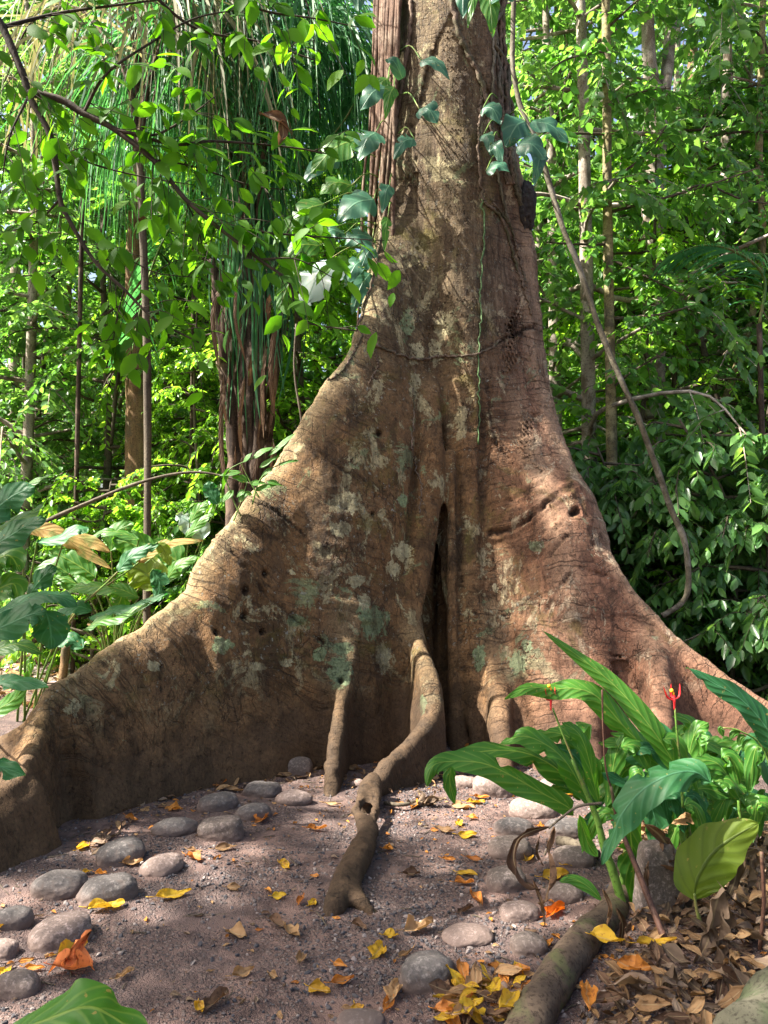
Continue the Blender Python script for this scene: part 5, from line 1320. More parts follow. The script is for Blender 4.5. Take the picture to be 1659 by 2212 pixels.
for k in range(64):
    x0 = rg.uniform(1330, 1670); y0 = rg.uniform(1590, 1760); dx = rg.uniform(-110, 150); dy = rg.uniform(-20, 130)
    L([(x0, y0), (x0+dx*.5, y0+dy*.2-12), (x0+dx, y0+dy)], rg.uniform(24, 48), rg.uniform(3.3, 4.1), M_BIG if k % 4 else M_BIGTEAL, nrm=(rg.normal(0, .35), -.65, .7), n=18, fold=.2, wav=.06, tears=rg.randint(0, 3), seed=40+k)
for k, (x0, y0, x1, y1, w_) in enumerate([(1300,1745,1180,1610,44),(1295,1740,1215,1560,38),(1310,1745,1360,1590,42),(1300,1750,1190,1700,36),(1470,1710,1400,1560,44),(1475,1700,1530,1560,42),(1480,1705,1600,1640,46),(1470,1715,1580,1720,44),(1465,1700,1350,1640,40),(1480,1690,1450,1590,36),
    (1310,1750,1400,1650,40),(1490,1720,1640,1690,46),(1330,1760,1250,1800,34),(1480,1740,1560,1800,40),(1300,1735,1260,1640,40),(1500,1690,1590,1600,38),(1320,1740,1420,1730,38),(1590,1720,1680,1640,46),(1600,1730,1500,1640,44),(1610,1740,1690,1760,44)]):
    L([(x0, y0), (x0*.55+x1*.45, min(y0, y1)*.35+y0*.3+y1*.35-14), (x1, y1)], w_, rg.uniform(3.35, 3.85), M_BIG if k % 4 else M_BIGTEAL, nrm=(rg.normal(0, .3), -.75, .65), n=20, fold=.22, wav=.05, tears=rg.randint(0, 3), seed=140+k)
stem_part(hel, 'stem', [(1610,1990),(1605,1850),(1595,1720)], 3.55, (.014,.010,.007), M_STEM)
stem_part(hel, 'stem', [(1367,2041),(1331,1905),(1305,1830),(1290,1770),(1262,1700),(1235,1640)], 3.3, (.020,.018,.012,.006), M_STEM)
stem_part(hel, 'stem', [(1455,2077,-.3),(1379,1885,-.1),(1335,1773),(1320,1700)], 3.2, (.014,.012,.008,.006), M_BROWNSTEM)
stem_part(hel, 'stem', [(1500,2030),(1491,1845),(1479,1725),(1466,1600)], 3.5, (.016,.012,.008,.005), M_STEM)
stem_part(hel, 'stem', [(1470,2030),(1480,1900),(1470,1760),(1459,1690)], 3.45, (.016,.014,.010,.008), M_STEM)
stem_part(hel, 'stem', [(1350,2030),(1345,1900),(1370,1780),(1440,1690)], 3.45, (.018,.014,.010,.008), M_STEM)
stem_part(hel, 'dry_stalk', [(1326,1720),(1309,1660),(1303,1580),(1301,1490)], 3.3, (.004,.004,.003,.005), M_BROWNSTEM, 5)
# flowers
M_RED = NT('red_bract'); M_RED = M_RED.surf(M_RED.pbr((.72, .025, .03), .35, None, .5))
M_YFL = NT('yellow_flower'); M_YFL = M_YFL.surf(M_YFL.pbr((.85, .42, .02), .5))
def flower(stalk, Y, base, br, yel, label):
    s = stem_part(hel, 'flower_stalk', stalk, Y, (.0055, .005, .004), M_STEM, 6)
    f = None; g = Geo()
    b = P(*base, Y); g.add(*tube(resample([P(base[0], base[1]+22, Y), b, P(base[0], base[1]-10, Y)], 8), lerp_r(8, .003, .006, .004), 7))
    f = g.obj('flower', M_RED, hel); f['label'] = label
    for k, (x, y) in enumerate(br):
        g = Geo(); a = b+[0, -.002*k, .004*k]; t_ = P(x, y, Y-.02+.02*k); mm = (a*.55+t_*.45)+[.006*(1 if x > base[0] else -1), 0, -.012]
        blade(g, [a, mm, t_], .019, nrm=(1 if x > base[0] else -1, -.8, -.5), n=12, m=2, prof='lance', curl=1.2, wav=0, seed=k); g.obj('bract', M_RED, f)
    g = Geo(); V, F = ICO1; c = P(*yel, Y-.01); g.add(V*[.008, .008, .009]+c, F)
    g.add(V*[.004, .004, .008]+c+[.008, 0, -.012], F); g.obj('floret', M_YFL, f)
flower([(1475,1745),(1470,1660),(1463,1590),(1458,1530)], 3.3, (1457,1512), [(1433,1482),(1468,1476),(1450,1476)], (1451,1492), 'open red flower with a yellow centre at the right')
flower([(1283,1765),(1258,1690),(1216,1587),(1194,1530)], 3.45, (1190,1513), [(1178,1486),(1198,1483),(1190,1490)], (1186,1482), 'small red flower with a yellow tip seen against the bark')
# yellow green leaf standing alone at the right
t = tag(empty('broad_leaf_shoot', G(1512,1975)), 'single broad yellow green leaf standing upright over the dead leaves', 'plant')
leaf_part(t, 'leaf', [(1500,1945),(1505,1905),(1535,1850),(1575,1815),(1638,1778)], 112, 3.0, M_BIGYEL, nrm=(-.25, -1, .35), n=26, m=4, fold=.1, wav=.02, seed=70)
stem_part(t, 'stem', [(1512,1990),(1504,1960),(1500,1930)], 3.0, (.008,.006,.005), M_STEM)
# withered hanging leaves
def dryc(label, Y, strips, mat=M_DRY, name='withered_leaf', stem=None):
    t = tag(empty(name, P(*strips[0][0][0], Y)*[1, 1, 0]), label, 'dead leaf')
    if stem: stem_part(t, 'stalk', stem, Y, (.006, .004), M_TWIG, 5)
    for k, (pts, w_, tw_) in enumerate(strips):
        q = np.array([P(x, y, Y+.03*math.sin(k*2+i)) for i, (x, y) in enumerate(pts)]); g = Geo()
        blade(g, q, w_/FPX*Y, nrm=(.3, -1, .2), n=22, m=3, prof='lance', fold=.3, wav=.12, curl=1.1, twist=tw_, tears=3, seed=k+int(Y*100)); g.obj('blade', mat, t)
dryc('curled brown dead leaf loop hanging in front of the right hand stones', 3.0, [([(1190,1785),(1150,1795),(1118,1815),(1110,1860),(1130,1900),(1165,1925)], 30, 2.), ([(1195,1785),(1185,1830),(1188,1880),(1180,1940),(1160,1950)], 28, -2.), ([(1150,1900),(1170,1950),(1178,2000)], 16, 1.), ([(1165,1805),(1160,1840),(1175,1870)], 12, 1.5)], stem=[(1300,1735),(1250,1742),(1215,1765),(1185,1790)])
dryc('twisted brown dead leaf hanging from the plant stem, centre right', 3.2, [([(1395,1780),(1430,1810),(1460,1860),(1490,1930)], 52, 1.5), ([(1405,1850),(1440,1870),(1475,1900),(1455,1960)], 44, -1.2), ([(1400,1860),(1395,1900),(1410,1960)], 20, 1.)])
dryc('large pale crumpled dead leaf hanging at the right over the heap', 2.85, [([(1560,1915),(1545,1960),(1530,2030),(1500,2090)], 66, .8), ([(1570,1950),(1555,2020),(1540,2090)], 48, -1.), ([(1500,2085),(1545,2105),(1555,2160)], 44, .7), ([(1490,1980),(1530,2010),(1540,2040)], 30, .7)], M_DRYGREY)
dryc('grey dead leaf draped behind the broad yellow green leaf', 3.1, [([(1640,1830),(1600,1850),(1585,1910),(1560,1960)], 44, 1.), ([(1630,1835),(1620,1880),(1612,1930)], 34, -1.)], M_DRYGREY)
dryc('dead brown leaf hanging at the left of the plant foot', 3.0, [([(1330,1960),(1345,2000),(1335,2060)], 28, 1.), ([(1360,1990),(1350,2030),(1375,2080)], 26, -1.), ([(1300,1920),(1318,1960),(1308,2010)], 18, 1.)])
dryc('pale folded dead leaf lying at the foot of the tilted brown stem', 2.6, [([(1455,2080),(1440,2120),(1420,2170)], 44, .8), ([(1470,2100),(1500,2130),(1530,2150)], 40, .5)], M_DRYGREY)
dryc('small curled tan leaf caught in the stems', 3.3, [([(1455,1780),(1480,1765),(1512,1778)], 40, .3)], M_TAN)
stem_w = [([(1645,1840),(1650,1950),(1640,2060)], 'dark upright stem at the right edge over the dead leaf heap')]
for pts, lb in stem_w:
    g = Geo(); q = resample([P(x, y, 2.9) for x, y in pts]+[G(1640, 2060)*[1, 1, 0]], 16); g.add(*tube(q, .007, 6)); tag(g.obj('bare_sapling', M_BROWNSTEM), lb, 'sapling')
# fern-like shoot at the right edge
t = tag(empty('leafy_shoot', P(1670,1720,3.4)*[1,1,0]), 'small shoot with curved bright leaflets at the right edge', 'plant')
stem_part(t, 'stem', [(1690,1760),(1650,1620),(1600,1580),(1562,1572)], 3.4, (.005,.003), M_STEM, 5)
for a, b in [((1562,1572),(1563,1592)),((1600,1582),(1578,1598)),((1612,1590),(1596,1612)),((1630,1600),(1604,1624)),((1640,1600),(1668,1640))]:
    leaf_part(t, 'leaflet', [a, ((a[0]+b[0])/2-4, (a[1]+b[1])/2-6), b], 15, 3.4, M_BIG, nrm=(0, -1, .4), n=8, m=1, seed=a[0])
# large leaf in the near left corner
t = tag(empty('foreground_leaf', (-.9, 1.6, 0)), 'single large dark green leaf poking into the bottom left corner', 'plant')
leaf_part(t, 'leaf', [(-10,2330),(40,2235),(120,2195),(190,2175),(250,2200),(325,2260)], 150, 1.75, M_BIG, nrm=(.15, -.25, .95), n=30, m=5, fold=.12, wav=.05, prof='lance', seed=80)
stem_part(t, 'stem', [(-40,2700),(-20,2450),(-10,2330)], 1.75, (.008,.006), M_STEM)
# lobed leaf at the left edge
t = tag(empty('leafy_shoot', P(-60,1700,2.9)*[1,1,0]), 'small ragged light green leaf at the left edge before the curling root', 'plant')
leaf_part(t, 'leaf', [(-40,1640),(0,1655),(55,1675)], 46, 2.9, M_BIGTEAL, nrm=(0, -.7, .7), n=16, wav=.08, tears=5, seed=81)
stem_part(t, 'stem', [(-70,2150),(-60,1800),(-40,1640)], 2.9, (.005,.004), M_STEM, 5)

# ================================================================ broad-leaved clumps behind the left buttress
def clump(name, base, label, leaves, stems_to=None, cat='plant'):
    t = tag(empty(name, base*[1, 1, 0]), label, cat)
    for k, (pts, w_, Y, mat, nr) in enumerate(leaves):
        leaf_part(t, 'leaf', pts, w_, Y, mat, nrm=nr, n=22, m=3, fold=.15, wav=.045, tears=rg.randint(0, 4), seed=200+k)
        a = P(*pts[0][:2], Y); b = base*[1, 1, 0]+rg.normal(0, .06, 3)*[1, 1, 0]; q = resample([b, b*.5+a*.5+(a-b)*[-.08, -.08, .15], a], 12); g = Geo(); g.add(*tube(q, lerp_r(12, .011, .006), 6)); g.obj('stem', M_STEM, t)
    return t
B_, T_, Y_ = M_BIG, M_BIGTEAL, M_BIGYEL
U = (0, -.6, .75)
def full(l):
    return l
clump('broad_leaved_plant', G(-120,1640)*[1,1,0], 'clump of long bluish broad leaves reaching in at the left edge', [
 ([(-110,1120),(-20,1090),(60,1045),(122,1022)], 34, 4.3, B_, (0,-.5,.9)), ([(-120,1130),(-30,1110),(30,1070),(74,1052)], 74, 4.1, T_, (.2,-.9,.4)), ([(-90,1160),(0,1140),(60,1110),(98,1088)], 44, 4.3, B_, (0,-.6,.8)),
 ([(-100,1210),(0,1170),(50,1140),(98,1120)], 64, 4.2, T_, (.1,-.8,.5)), ([(-80,1250),(-20,1215),(20,1200),(45,1235)], 80, 4.5, M_BIG, (0,-.8,.5)),
 ([(-60,1350),(10,1320),(80,1288),(130,1290),(168,1308)], 60, 4.4, T_, (.1,-.5,.8)), ([(-40,1370),(10,1352),(60,1330),(98,1320)], 70, 4.3, T_, (0,-.9,.4)),
 ([(98,1318),(106,1345),(110,1370),(112,1402)], 78, 4.4, T_, (.2,-1,.1)), ([(-90,1500),(-20,1480),(40,1470),(104,1486)], 54, 4.0, T_, (.1,-.5,.8)), ([(-60,1420),(0,1400),(40,1392),(90,1410)], 44, 4.2, B_, (0,-.6,.7)),
 ([(-60,1290),(0,1270),(30,1262),(40,1300)], 64, 4.5, B_, (0,-.8,.5)), ([(60,1290),(80,1262),(100,1240),(119,1222)], 50, 4.6, T_, (-.2,-1,.3)), ([(-60,1560),(0,1530),(40,1500),(60,1450)], 40, 4.1, B_, (0,-.8,.5))])
clump('broad_leaved_plant', G(250,1480)*[1,1,0], 'clump of sunlit yellow green broad leaves on tall stalks behind the left buttress', [
 ([(207,1248),(180,1228),(140,1205),(104,1188)], 50, 6.2, B_, (0,-1,.4)), ([(200,1262),(170,1262),(140,1250),(112,1252)], 40, 6.1, B_, (0,-.9,.5)), ([(330,1208),(305,1185),(275,1172),(243,1166)], 62, 6.6, B_, (-.2,-1,.3)),
 ([(338,1275),(325,1250),(300,1230),(270,1224)], 84, 6.3, Y_, (0,-1,.3)), ([(357,1262),(372,1235),(395,1215),(428,1203)], 34, 6.7, B_, (0,-.8,.6)), ([(395,1222),(370,1205),(330,1195),(300,1200)], 76, 6.8, B_, (.1,-1,.2)),
 ([(300,1290),(250,1270),(180,1268),(100,1296)], 46, 5.9, B_, (0,-.5,.8)), ([(300,1165),(260,1150),(220,1150),(188,1162)], 30, 6.3, B_, (0,-.6,.8)), ([(190,1336),(230,1325),(280,1312),(362,1284)], 40, 5.8, T_, (0,-.6,.8)),
 ([(180,1360),(220,1340),(270,1330),(320,1300)], 38, 5.7, B_, (0,-.5,.85)), ([(262,1255),(262,1290),(250,1318)], 46, 6.0, B_, (0,-1,.2)), ([(200,1320),(170,1310),(140,1320),(110,1345)], 44, 5.9, T_, (0,-.6,.8)),
 ([(400,1162),(420,1140),(440,1122),(464,1106)], 24, 6.9, B_, (0,-.9,.5)), ([(180,1400),(150,1380),(110,1392)], 40, 5.6, T_, (0,-.6,.7)), ([(330,1230),(345,1260),(340,1300)], 40, 6.2, T_, (0,-1,.2)), ([(240,1190),(250,1150),(290,1130)], 44, 6.6, B_, (0,-1,.3)), ([(150,1240),(110,1220),(70,1250)], 44, 6.0, B_, (0,-.8,.5))])
clump('broad_leaved_plant', G(60,1560)*[1,1,0], 'plant with long stalks and a brown withering folded leaf behind the left buttress', [
 ([(45,1147),(80,1142),(125,1152),(180,1190),(242,1230)], 34, 5.3, M_OLD, (.3,-1,.4)), ([(140,1158),(165,1160),(200,1172),(238,1192)], 34, 5.6, M_OLD, (.1,-.9,.5)), ([(80,1172),(130,1160),(170,1142),(190,1150)], 40, 5.2, T_, (0,-.7,.8)),
 ([(300,1215),(330,1190),(370,1172),(438,1168)], 28, 5.6, M_OLD, (0,-.8,.5)), ([(255,1235),(270,1215),(295,1195),(345,1175)], 40, 5.4, T_, (0,-.9,.5)), ([(340,1172),(355,1190),(368,1222)], 28, 5.4, Y_, (.2,-1,.1))])
clump('broad_leaved_plant', G(395,1400)*[1,1,0], 'pale leaf plant catching the light just beyond the crest of the left buttress', [
 ([(440,1165),(430,1145),(405,1125),(380,1112)], 54, 7.2, M_SHINE, (0,-.9,.5)), ([(470,1090),(455,1060),(450,1040)], 34, 7.0, T_, (0,-1,.3)), ([(410,1130),(430,1100),(450,1085)], 30, 7.0, B_, (0,-.9,.5))])
# seedling growing on the buttress crest
s0, _ = hit(500, 1125); t = tag(empty('crest_seedling', s0), 'small seedling with pale green pointed leaves growing on the crest of the left buttress', 'plant')
def onray(px, py, Y): return P(px, py, Y)
Ys = 5.5
for st in [[(520,1115),(500,1070),(490,1020),(545,990),(600,965)], [(560,1075),(540,1040),(520,1000)], [(545,1090),(560,1040),(590,1010),(640,993)], [(505,1125),(520,1085),(535,1040)]]:
    stem_part(t, 'stem', st, Ys, (.006, .003), M_STEM, 5)
for a, b, w_ in [((520,1020),(474,1028),20),((525,1000),(545,978),18),((545,990),(590,965),18),((580,985),(640,935),18),((560,1010),(605,985),16),((590,1010),(560,1035),14),((600,1005),(645,995),14),((535,1040),(500,1030),20),((540,1045),(575,1045),18),((550,1060),(605,1045),16),((530,1060),(510,1075),18),((520,1070),(545,1068),18),((505,1060),(480,1085),20),((515,1085),(535,1065),16),((495,1010),(480,1060),14),((575,1040),(610,1050),16)]:
    leaf_part(t, 'leaf', [a, ((a[0]+b[0])/2, (a[1]+b[1])/2-4), b], w_, Ys, B_, nrm=(rg.normal(0, .3), -.7, .7), n=8, m=1, prof='ovate', seed=a[0]+a[1])
# ================================================================ climbers on the giant trunk
def surf_path(pts, lift, n=60):
    q = resample([np.array([x, y, 0.]) for x, y in pts], n)[:, :2]
    w_ = np.array([hit(x, y, lift)[0] for x, y in q])
    k = np.array([.25, .5, .25]); w2 = w_.copy()
    for _ in range(3): w2[1:-1] = w2[:-2]*.25+w2[1:-1]*.5+w2[2:]*.25
    return w2
def vine(pts, r, mat, label, name='climbing_vine', group=None, n=60, lump=.15, seed=0, lift=None):
    g = Geo(); q = surf_path(pts, (r[0] if lift is None else lift)*.8, n); rv = np.random.RandomState(len(label)+seed); q[1:-1] += rv.normal(0, .007, q[1:-1].shape)*[1, .3, 1]; g.add(*tube(q, lerp_r(n, *r), 6, lump=lump, seed=seed))
    return tag(g.obj(name, mat, None, q[-1]*[1, 1, 1]), label, 'vine', group)
vine([(1040,430),(1046,500),(1036,620),(1038,680),(1032,780),(1034,860),(1032,960)], (.009,.007,.006), M_GREENVINE, 'thin pale green vine hanging straight down the middle of the trunk')
vine([(800,742),(850,762),(900,778),(950,770),(1000,768),(1048,760),(1080,735)], (.010,.010,.009), M_VINE, 'thin brown rootlet crossing the trunk like a belt', lump=.4)
vine([(860,230),(850,330),(838,420),(822,520),(810,590),(790,650),(770,720),(720,800)], (.012,.013,.011,.008), M_VINE, 'dark stem creeping down the left edge of the trunk', lump=.2)
vine([(890,0),(888,60),(880,130),(870,190),(860,260),(845,330),(835,400),(838,450)], (.020,.022,.018,.014), M_VINE, 'dark climbing stem with leaves left of the trunk centre', lump=.25)
vine([(975,-10),(985,60),(1010,120),(1035,170),(1050,230),(1060,290),(1085,330),(1100,400)], (.022,.024,.022,.018), M_VINE, 'thickest climbing stem slanting over the upper trunk to the right', lump=.25)
vine([(1040,190),(1034,260),(1032,330),(1040,420),(1046,440)], (.013,.014,.013), M_VINE, 'knotted stem running straight down right of the trunk centre', lump=.5)
for k, (a, b) in enumerate([(1060,1068),(1075,1088),(1090,1102),(1066,1084),(1100,1108),(1082,1096)]):
    vine([(a,-20),(a+4,100),(b-6,220),(b,320),(b+10,400),(b+28,480)][:6-(k % 2)], (.014+.004*(k % 3),)*3, M_VINE if k % 2 else M_LIANA, 'one of the bunched climbing stems up the right edge of the trunk', group='bunched climbing stems', lump=.3, seed=k)
vine([(1048,438),(1085,480),(1110,560),(1130,620),(1148,680)], (.014,.013,.010), M_VINE, 'stem bending from the knot down to the right ridge', lump=.2)
vine([(1060,430),(1100,490),(1122,560),(1138,620)], (.010,.009), M_VINE, 'second stem bending beside it to the right ridge', lump=.2)
vine([(680,840),(740,800),(775,740),(788,700)], (.010,.008), M_VINE, 'dark rootlet lying on the crest of the left ridge', lump=.3)
vine([(892,840),(893,900),(888,960),(900,1010),(910,1060),(906,1110)], (.006,.006), M_VINE, 'fine rootlet trailing down left of the cleft', lump=.3)
vine([(808,750),(815,790),(795,830)], (.006,.004), M_VINE, 'short rootlet tail under the belt rootlet', lump=.3)
vine([(868,560),(890,640),(905,700),(925,760)], (.004,.003), M_VINE, 'very thin dark vine slanting over the upper left trunk', lump=.1)
# aerial roots bunched down the left flank
rgv = np.random.RandomState(19)
for k in range(10):
    x = 800+k*5.6+rgv.uniform(-2, 2); xb = x-rgv.uniform(0, 18); Y = 7.15-.012*k*3
    g = Geo(); q = resample([P(x+14, -60, Y+.1), P(x+8, 100, Y), P(x+2, 250, Y), P(xb, 400, Y-.05), P(xb-4, 520+rgv.uniform(0, 110), Y-.05), P(xb-12, 700, Y)], 36)
    g.add(*tube(q, lerp_r(36, .022, .02, .019, .017, .012)*rgv.uniform(.6, 1.25), 7, lump=.3, seed=k))
    tag(g.obj('aerial_root', M_AERIAL), 'one of the straight reddish aerial roots bunched down the left flank of the trunk', 'root', 'aerial roots down the left flank')
# dark termite nest on the right edge
V = ICO4[0].copy(); V *= (1+.12*vnoise(V, 2.5, 81)+.10*vnoise(V, 7, 82))[:, None]; V *= [.11, .16, .26]
c = P(1132, 452, 7.15); m = NT('dark_nest'); co = m.obj()
M_NEST = m.surf(m.pbr(m.mix(m.noise(co, 30, 4), (.012, .011, .012), (.05, .045, .045)), .9, m.bump(m.noise(co, 40, 4), 1., .02)))
tag(mesh_obj('insect_nest', V+c, ICO4[1], M_NEST, None, c), 'lumpy black insect nest stuck to the right edge of the trunk', 'nest')
# leaves of the climbers
rg = np.random.RandomState(23)
def climb(label, root, leaves, Yr=6.5):
    r0, _ = hit(*root); t = tag(empty('climbing_plant', r0), label, 'plant')
    g = Geo()
    for k, (a, b, w_, Y, mat, nr, tears) in enumerate(leaves):
        pa, pb = P(*a, Y), P(*b, Y-.08); m_ = (pa+pb)/2+np.array([0, -.03, .05])
        gl = Geo(); nr = (nr[0], -1.3, nr[2]); blade(gl, [pa, m_, pb], w_*1.12/FPX*Y, nrm=nr, n=18, m=4, prof='heart', fold=.15, wav=.03, tears=tears//2, seed=500+k); gl.obj('leaf', mat, t)
        rr = hit(root[0]+(a[0]-root[0])*.25, a[1]-20+rg.uniform(-10, 10))[0]; q = resample([rr, (rr+pa)/2+[0, -.05, .05], pa], 8); g.add(*tube(q, .006, 5))
    g.obj('leaf_stalks', M_STEM, t)
PH = M_PHIL
climb('climber with heart shaped bluish leaves on the right side of the upper trunk', (1085, 300), [
 ((1044,232),(1082,270),44,6.45,PH,(-.2,-.9,.5),2), ((1135,262),(1092,318),66,6.5,PH,(.2,-1,.3),1), ((1148,262),(1230,312),50,6.5,PH,(0,-.8,.6),3), ((1118,312),(1178,345),60,6.4,PH,(.1,-1,.3),1),
 ((1172,320),(1155,402),38,6.4,PH,(.6,-.8,.1),1), ((1060,312),(1084,358),30,6.4,PH,(-.4,-1,.1),0), ((1050,370),(1102,372),36,6.35,PH,(0,-.6,.8),0), ((1045,290),(1062,340),28,6.5,PH,(-.3,-1,.2),0)])
climb('climber with ragged leaves over the left side of the upper trunk', (850, 230), [
 ((795,190),(838,232),0.01,6.5,PH,(0,-1,.3),0)][:0]+[((836,190),(778,240),54,6.5,PH,(0,-1,.3),0), ((838,232),(840,262),0.01,6.5,M_BIG,(0,-1,0),0)][:1]+[((910,130),(972,172),34,6.35,PH,(-.1,-.7,.7),1), ((906,236),(944,268),52,6.3,PH,(0,-1,.4),4),
 ((812,285),(775,348),66,6.6,PH,(-.1,-.9,.5),6), ((895,300),(850,345),36,6.4,PH,(0,-1,.3),4), ((852,188),(832,258),30,6.4,B_,(.3,-1,0),0), ((838,170),(812,220),30,6.6,B_,(0,-1,.1),0), ((870,170),(832,130),30,6.5,PH,(0,-1,.4),0), ((842,400),(826,460),34,6.45,PH,(.4,-1,.2),2), ((838,470),(830,545),22,6.4,B_,(.5,-1,0),5)])
climb('climber with very large pale shining holed leaf and bright ragged leaves left of the trunk', (800, 560), [
 ((712,560),(655,672),104,6.3,M_SHINE,(-.55,-.85,.75),5), ((770,300),(672,375),74,6.6,B_,(.2,-.7,.7),8), ((808,430),(728,480),78,6.5,PH,(0,-.8,.6),1), ((760,400),(690,420),60,6.8,B_,(0,-.8,.6),8), ((805,515),(745,530),60,6.5,PH,(0,-.7,.7),6),
 ((700,440),(620,500),60,6.6,B_,(0,-.9,.4),8), ((690,530),(610,560),60,6.7,B_,(0,-.7,.6),6), ((660,560),(598,680),56,6.7,B_,(.2,-1,.1),7), ((790,560),(745,620),44,6.4,PH,(0,-.9,.5),2), ((800,590),(760,680),40,6.5,PH,(.2,-1,.2),2),
 ((700,500),(640,440),50,6.8,B_,(0,-.9,.4),6), ((745,505),(690,520),46,6.6,PH,(0,-.7,.7),6), ((730,340),(650,400),44,6.9,PH,(0,-.9,.4),4), ((812,540),(780,580),40,6.4,PH,(0,-1,.2),2), ((650,480),(590,530),44,6.9,B_,(0,-1,.3),5)])
climb('leaf cluster hanging at the top edge over the trunk', (1020, 20), [
 ((1000,-30),(1000,40),46,5.0,PH,(0,-.8,.5),1), ((1050,-30),(1065,80),50,5.0,B_,(.2,-1,.1),0), ((1030,-20),(1010,60),26,5.0,B_,(-.2,-1,.1),0), ((1110,-10),(1060,10),40,5.0,PH,(0,-1,.3),0), ((770,-30),(775,25),50,5.2,PH,(0,-.8,.5),0)])
# prickles on the middle rib and trunk
g = Geo(); rg = np.random.RandomState(61); V5 = np.array([[1, 0, 0], [.31, .95, 0], [-.81, .59, 0], [-.81, -.59, 0], [.31, -.95, 0], [0, 0, 1.1]])
F5 = np.array([[0, 1, 5], [1, 2, 5], [2, 3, 5], [3, 4, 5], [4, 0, 5]])
zones = [(950, 1040, 60, 700, 420), (985, 1045, 700, 1560, 620), (880, 960, 560, 1150, 330), (860, 1040, 560, 860, 380), (1050, 1130, 850, 1300, 90), (700, 850, 900, 1300, 110)]
for (xa, xb, ya, yb, n_) in zones:
    for _ in range(n_):
        x, y = rg.uniform(xa, xb), rg.uniform(ya, yb)
        if vnoise(np.array([[x*.02, y*.012, 0.]]), 1., 62)[0] < -.15: continue
        p_, n1 = hit(x, y); s = rg.uniform(.006, .014)
        zz = n1; xx = norm(np.cross(zz, [.1, .2, 1])); yy = np.cross(zz, xx)
        g.add(p_+(V5@np.stack([xx, yy, zz]))*s-zz*.002, F5, fin=np.tile([0., 1.2, 0.], (6, 1)), patch=np.zeros((6, 3)))
o = g.obj('bark_prickles', M_BARK, giant, smooth=True); o['kind'] = 'stuff'
# ================================================================ branch hanging into the view from the upper left
rg = np.random.RandomState(101)
Yb = 3.3
ov = tag(empty('overhanging_tree', (-3.4, 2.2, 0)), 'near leafy tree whose dark thin limbs and bright translucent leaves hang over the upper left', 'tree')
limbs = [([(-60,-20),(0,50),(45,150),(65,210),(110,300),(130,430),(152,480),(205,565),(268,625),(335,690),(430,740)], .020, .004), ([(62,200),(130,215),(180,245),(240,275),(330,345),(400,430),(470,490),(560,560),(625,612),(650,690),(770,715)], .018, .003),
 ([(240,278),(300,290),(345,288),(410,250),(465,208)], .009, .003), ([(285,290),(380,312),(450,305),(540,310),(640,320),(720,335)], .008, .003), ([(470,490),(600,505),(700,512),(830,520)], .006, .002), ([(130,430),(80,480),(20,500)], .006, .002),
 ([(180,245),(230,160),(330,90),(420,40),(520,20)], .008, .003), ([(0,60),(120,30),(260,10),(420,-10)], .010, .003), ([(110,300),(190,350),(300,380),(420,400)], .006, .002), ([(60,210),(20,300),(0,420)], .006, .002),
 ([(330,345),(420,360),(540,400),(620,410)], .005, .002), ([(300,-40),(420,60),(560,90),(680,130)], .008, .003), ([(205,565),(270,560),(340,590),(430,600)], .004, .002), ([(450,-40),(560,20),(680,40),(780,60)], .007, .002), ([(400,430),(430,500),(440,580),(420,650)], .004, .002), ([(268,625),(250,700),(240,780)], .004, .002), ([(560,560),(640,560),(720,600)], .004, .002)]
g = Geo(); lv = Geo()
for k, (pts, r1, r2) in enumerate(limbs):
    Yk = Yb+.12*math.sin(k*1.9); n = 6*len(pts)
    q = resample([P(x, y, Yb if (k < 2 or i == 0) else Yk+.06*i) for i, (x, y) in enumerate(pts)], n); g.add(*tube(q, lerp_r(n, r1, r2), 6, lump=.1))
    Ltot = np.linalg.norm(np.diff(q, axis=0), axis=1).sum(); nt_ = int(Ltot/.058)
    for j in range(nt_):
        i = rg.randint(2, n-1); tv = norm(q[i]-q[i-1]); a = rg.uniform(.5, 1.3)*(1 if j % 2 else -1); d = np.array([tv[0]*math.cos(a)-tv[2]*math.sin(a), rg.uniform(-.5, .5), tv[0]*math.sin(a)+tv[2]*math.cos(a)-.25])
        tl = rg.uniform(.10, .30); tw = resample([q[i], q[i]+d*tl*.5, q[i]+d*tl+[0, 0, -.05]], 6); g.add(*tube(tw, lerp_r(6, .0022, .0012), 4))
        nl = rg.randint(2, 5); t_ = np.linspace(.4, 1, nl)*5; ii = np.minimum(t_.astype(int), 4); pos = tw[ii]
        tg = norm(tw[ii+1 if ii.max() < 5 else ii]-tw[np.maximum(ii-1, 0)])
        sd = np.where(np.arange(nl) % 2 == 0, 1, -1)[:, None]
        dd = norm(tg*.5+np.array([.75, 0, 0])*sd+np.array([0, 0, -.75])*rg.uniform(.2, 1.6, (nl, 1))+rg.normal(0, .25, (nl, 3)))
        nr = norm(np.array([0, -.55, .65])+rg.normal(0, .45, (nl, 3)))
        leaf_cloud(lv, pos, dd, nr, rg.uniform(.06, .125, nl), .92, fine=True)
g.add(*tube(resample([np.array([-3.4, 2.2, 0]), np.array([-3.3, 2.3, 2.0]), np.array([-3.0, 2.7, 3.6]), P(-300, -150, Yb), P(-60, -20, Yb)], 20), lerp_r(20, .09, .06, .03, .02), 8))
g.add(*tube(resample([np.array([-3.0, 2.7, 3.6]), np.array([-2.4, 3., 4.6]), P(300, -120, Yb), P(450, -40, Yb)], 14), lerp_r(14, .04, .008), 6))
g.add(*tube(resample([P(0, -160, Yb), P(150, -90, Yb), P(300, -40, Yb)], 8), .008, 6))
g.obj('trunk', M_DARKTWIG, ov); lv.obj('crown', M_LEAF_O, ov)
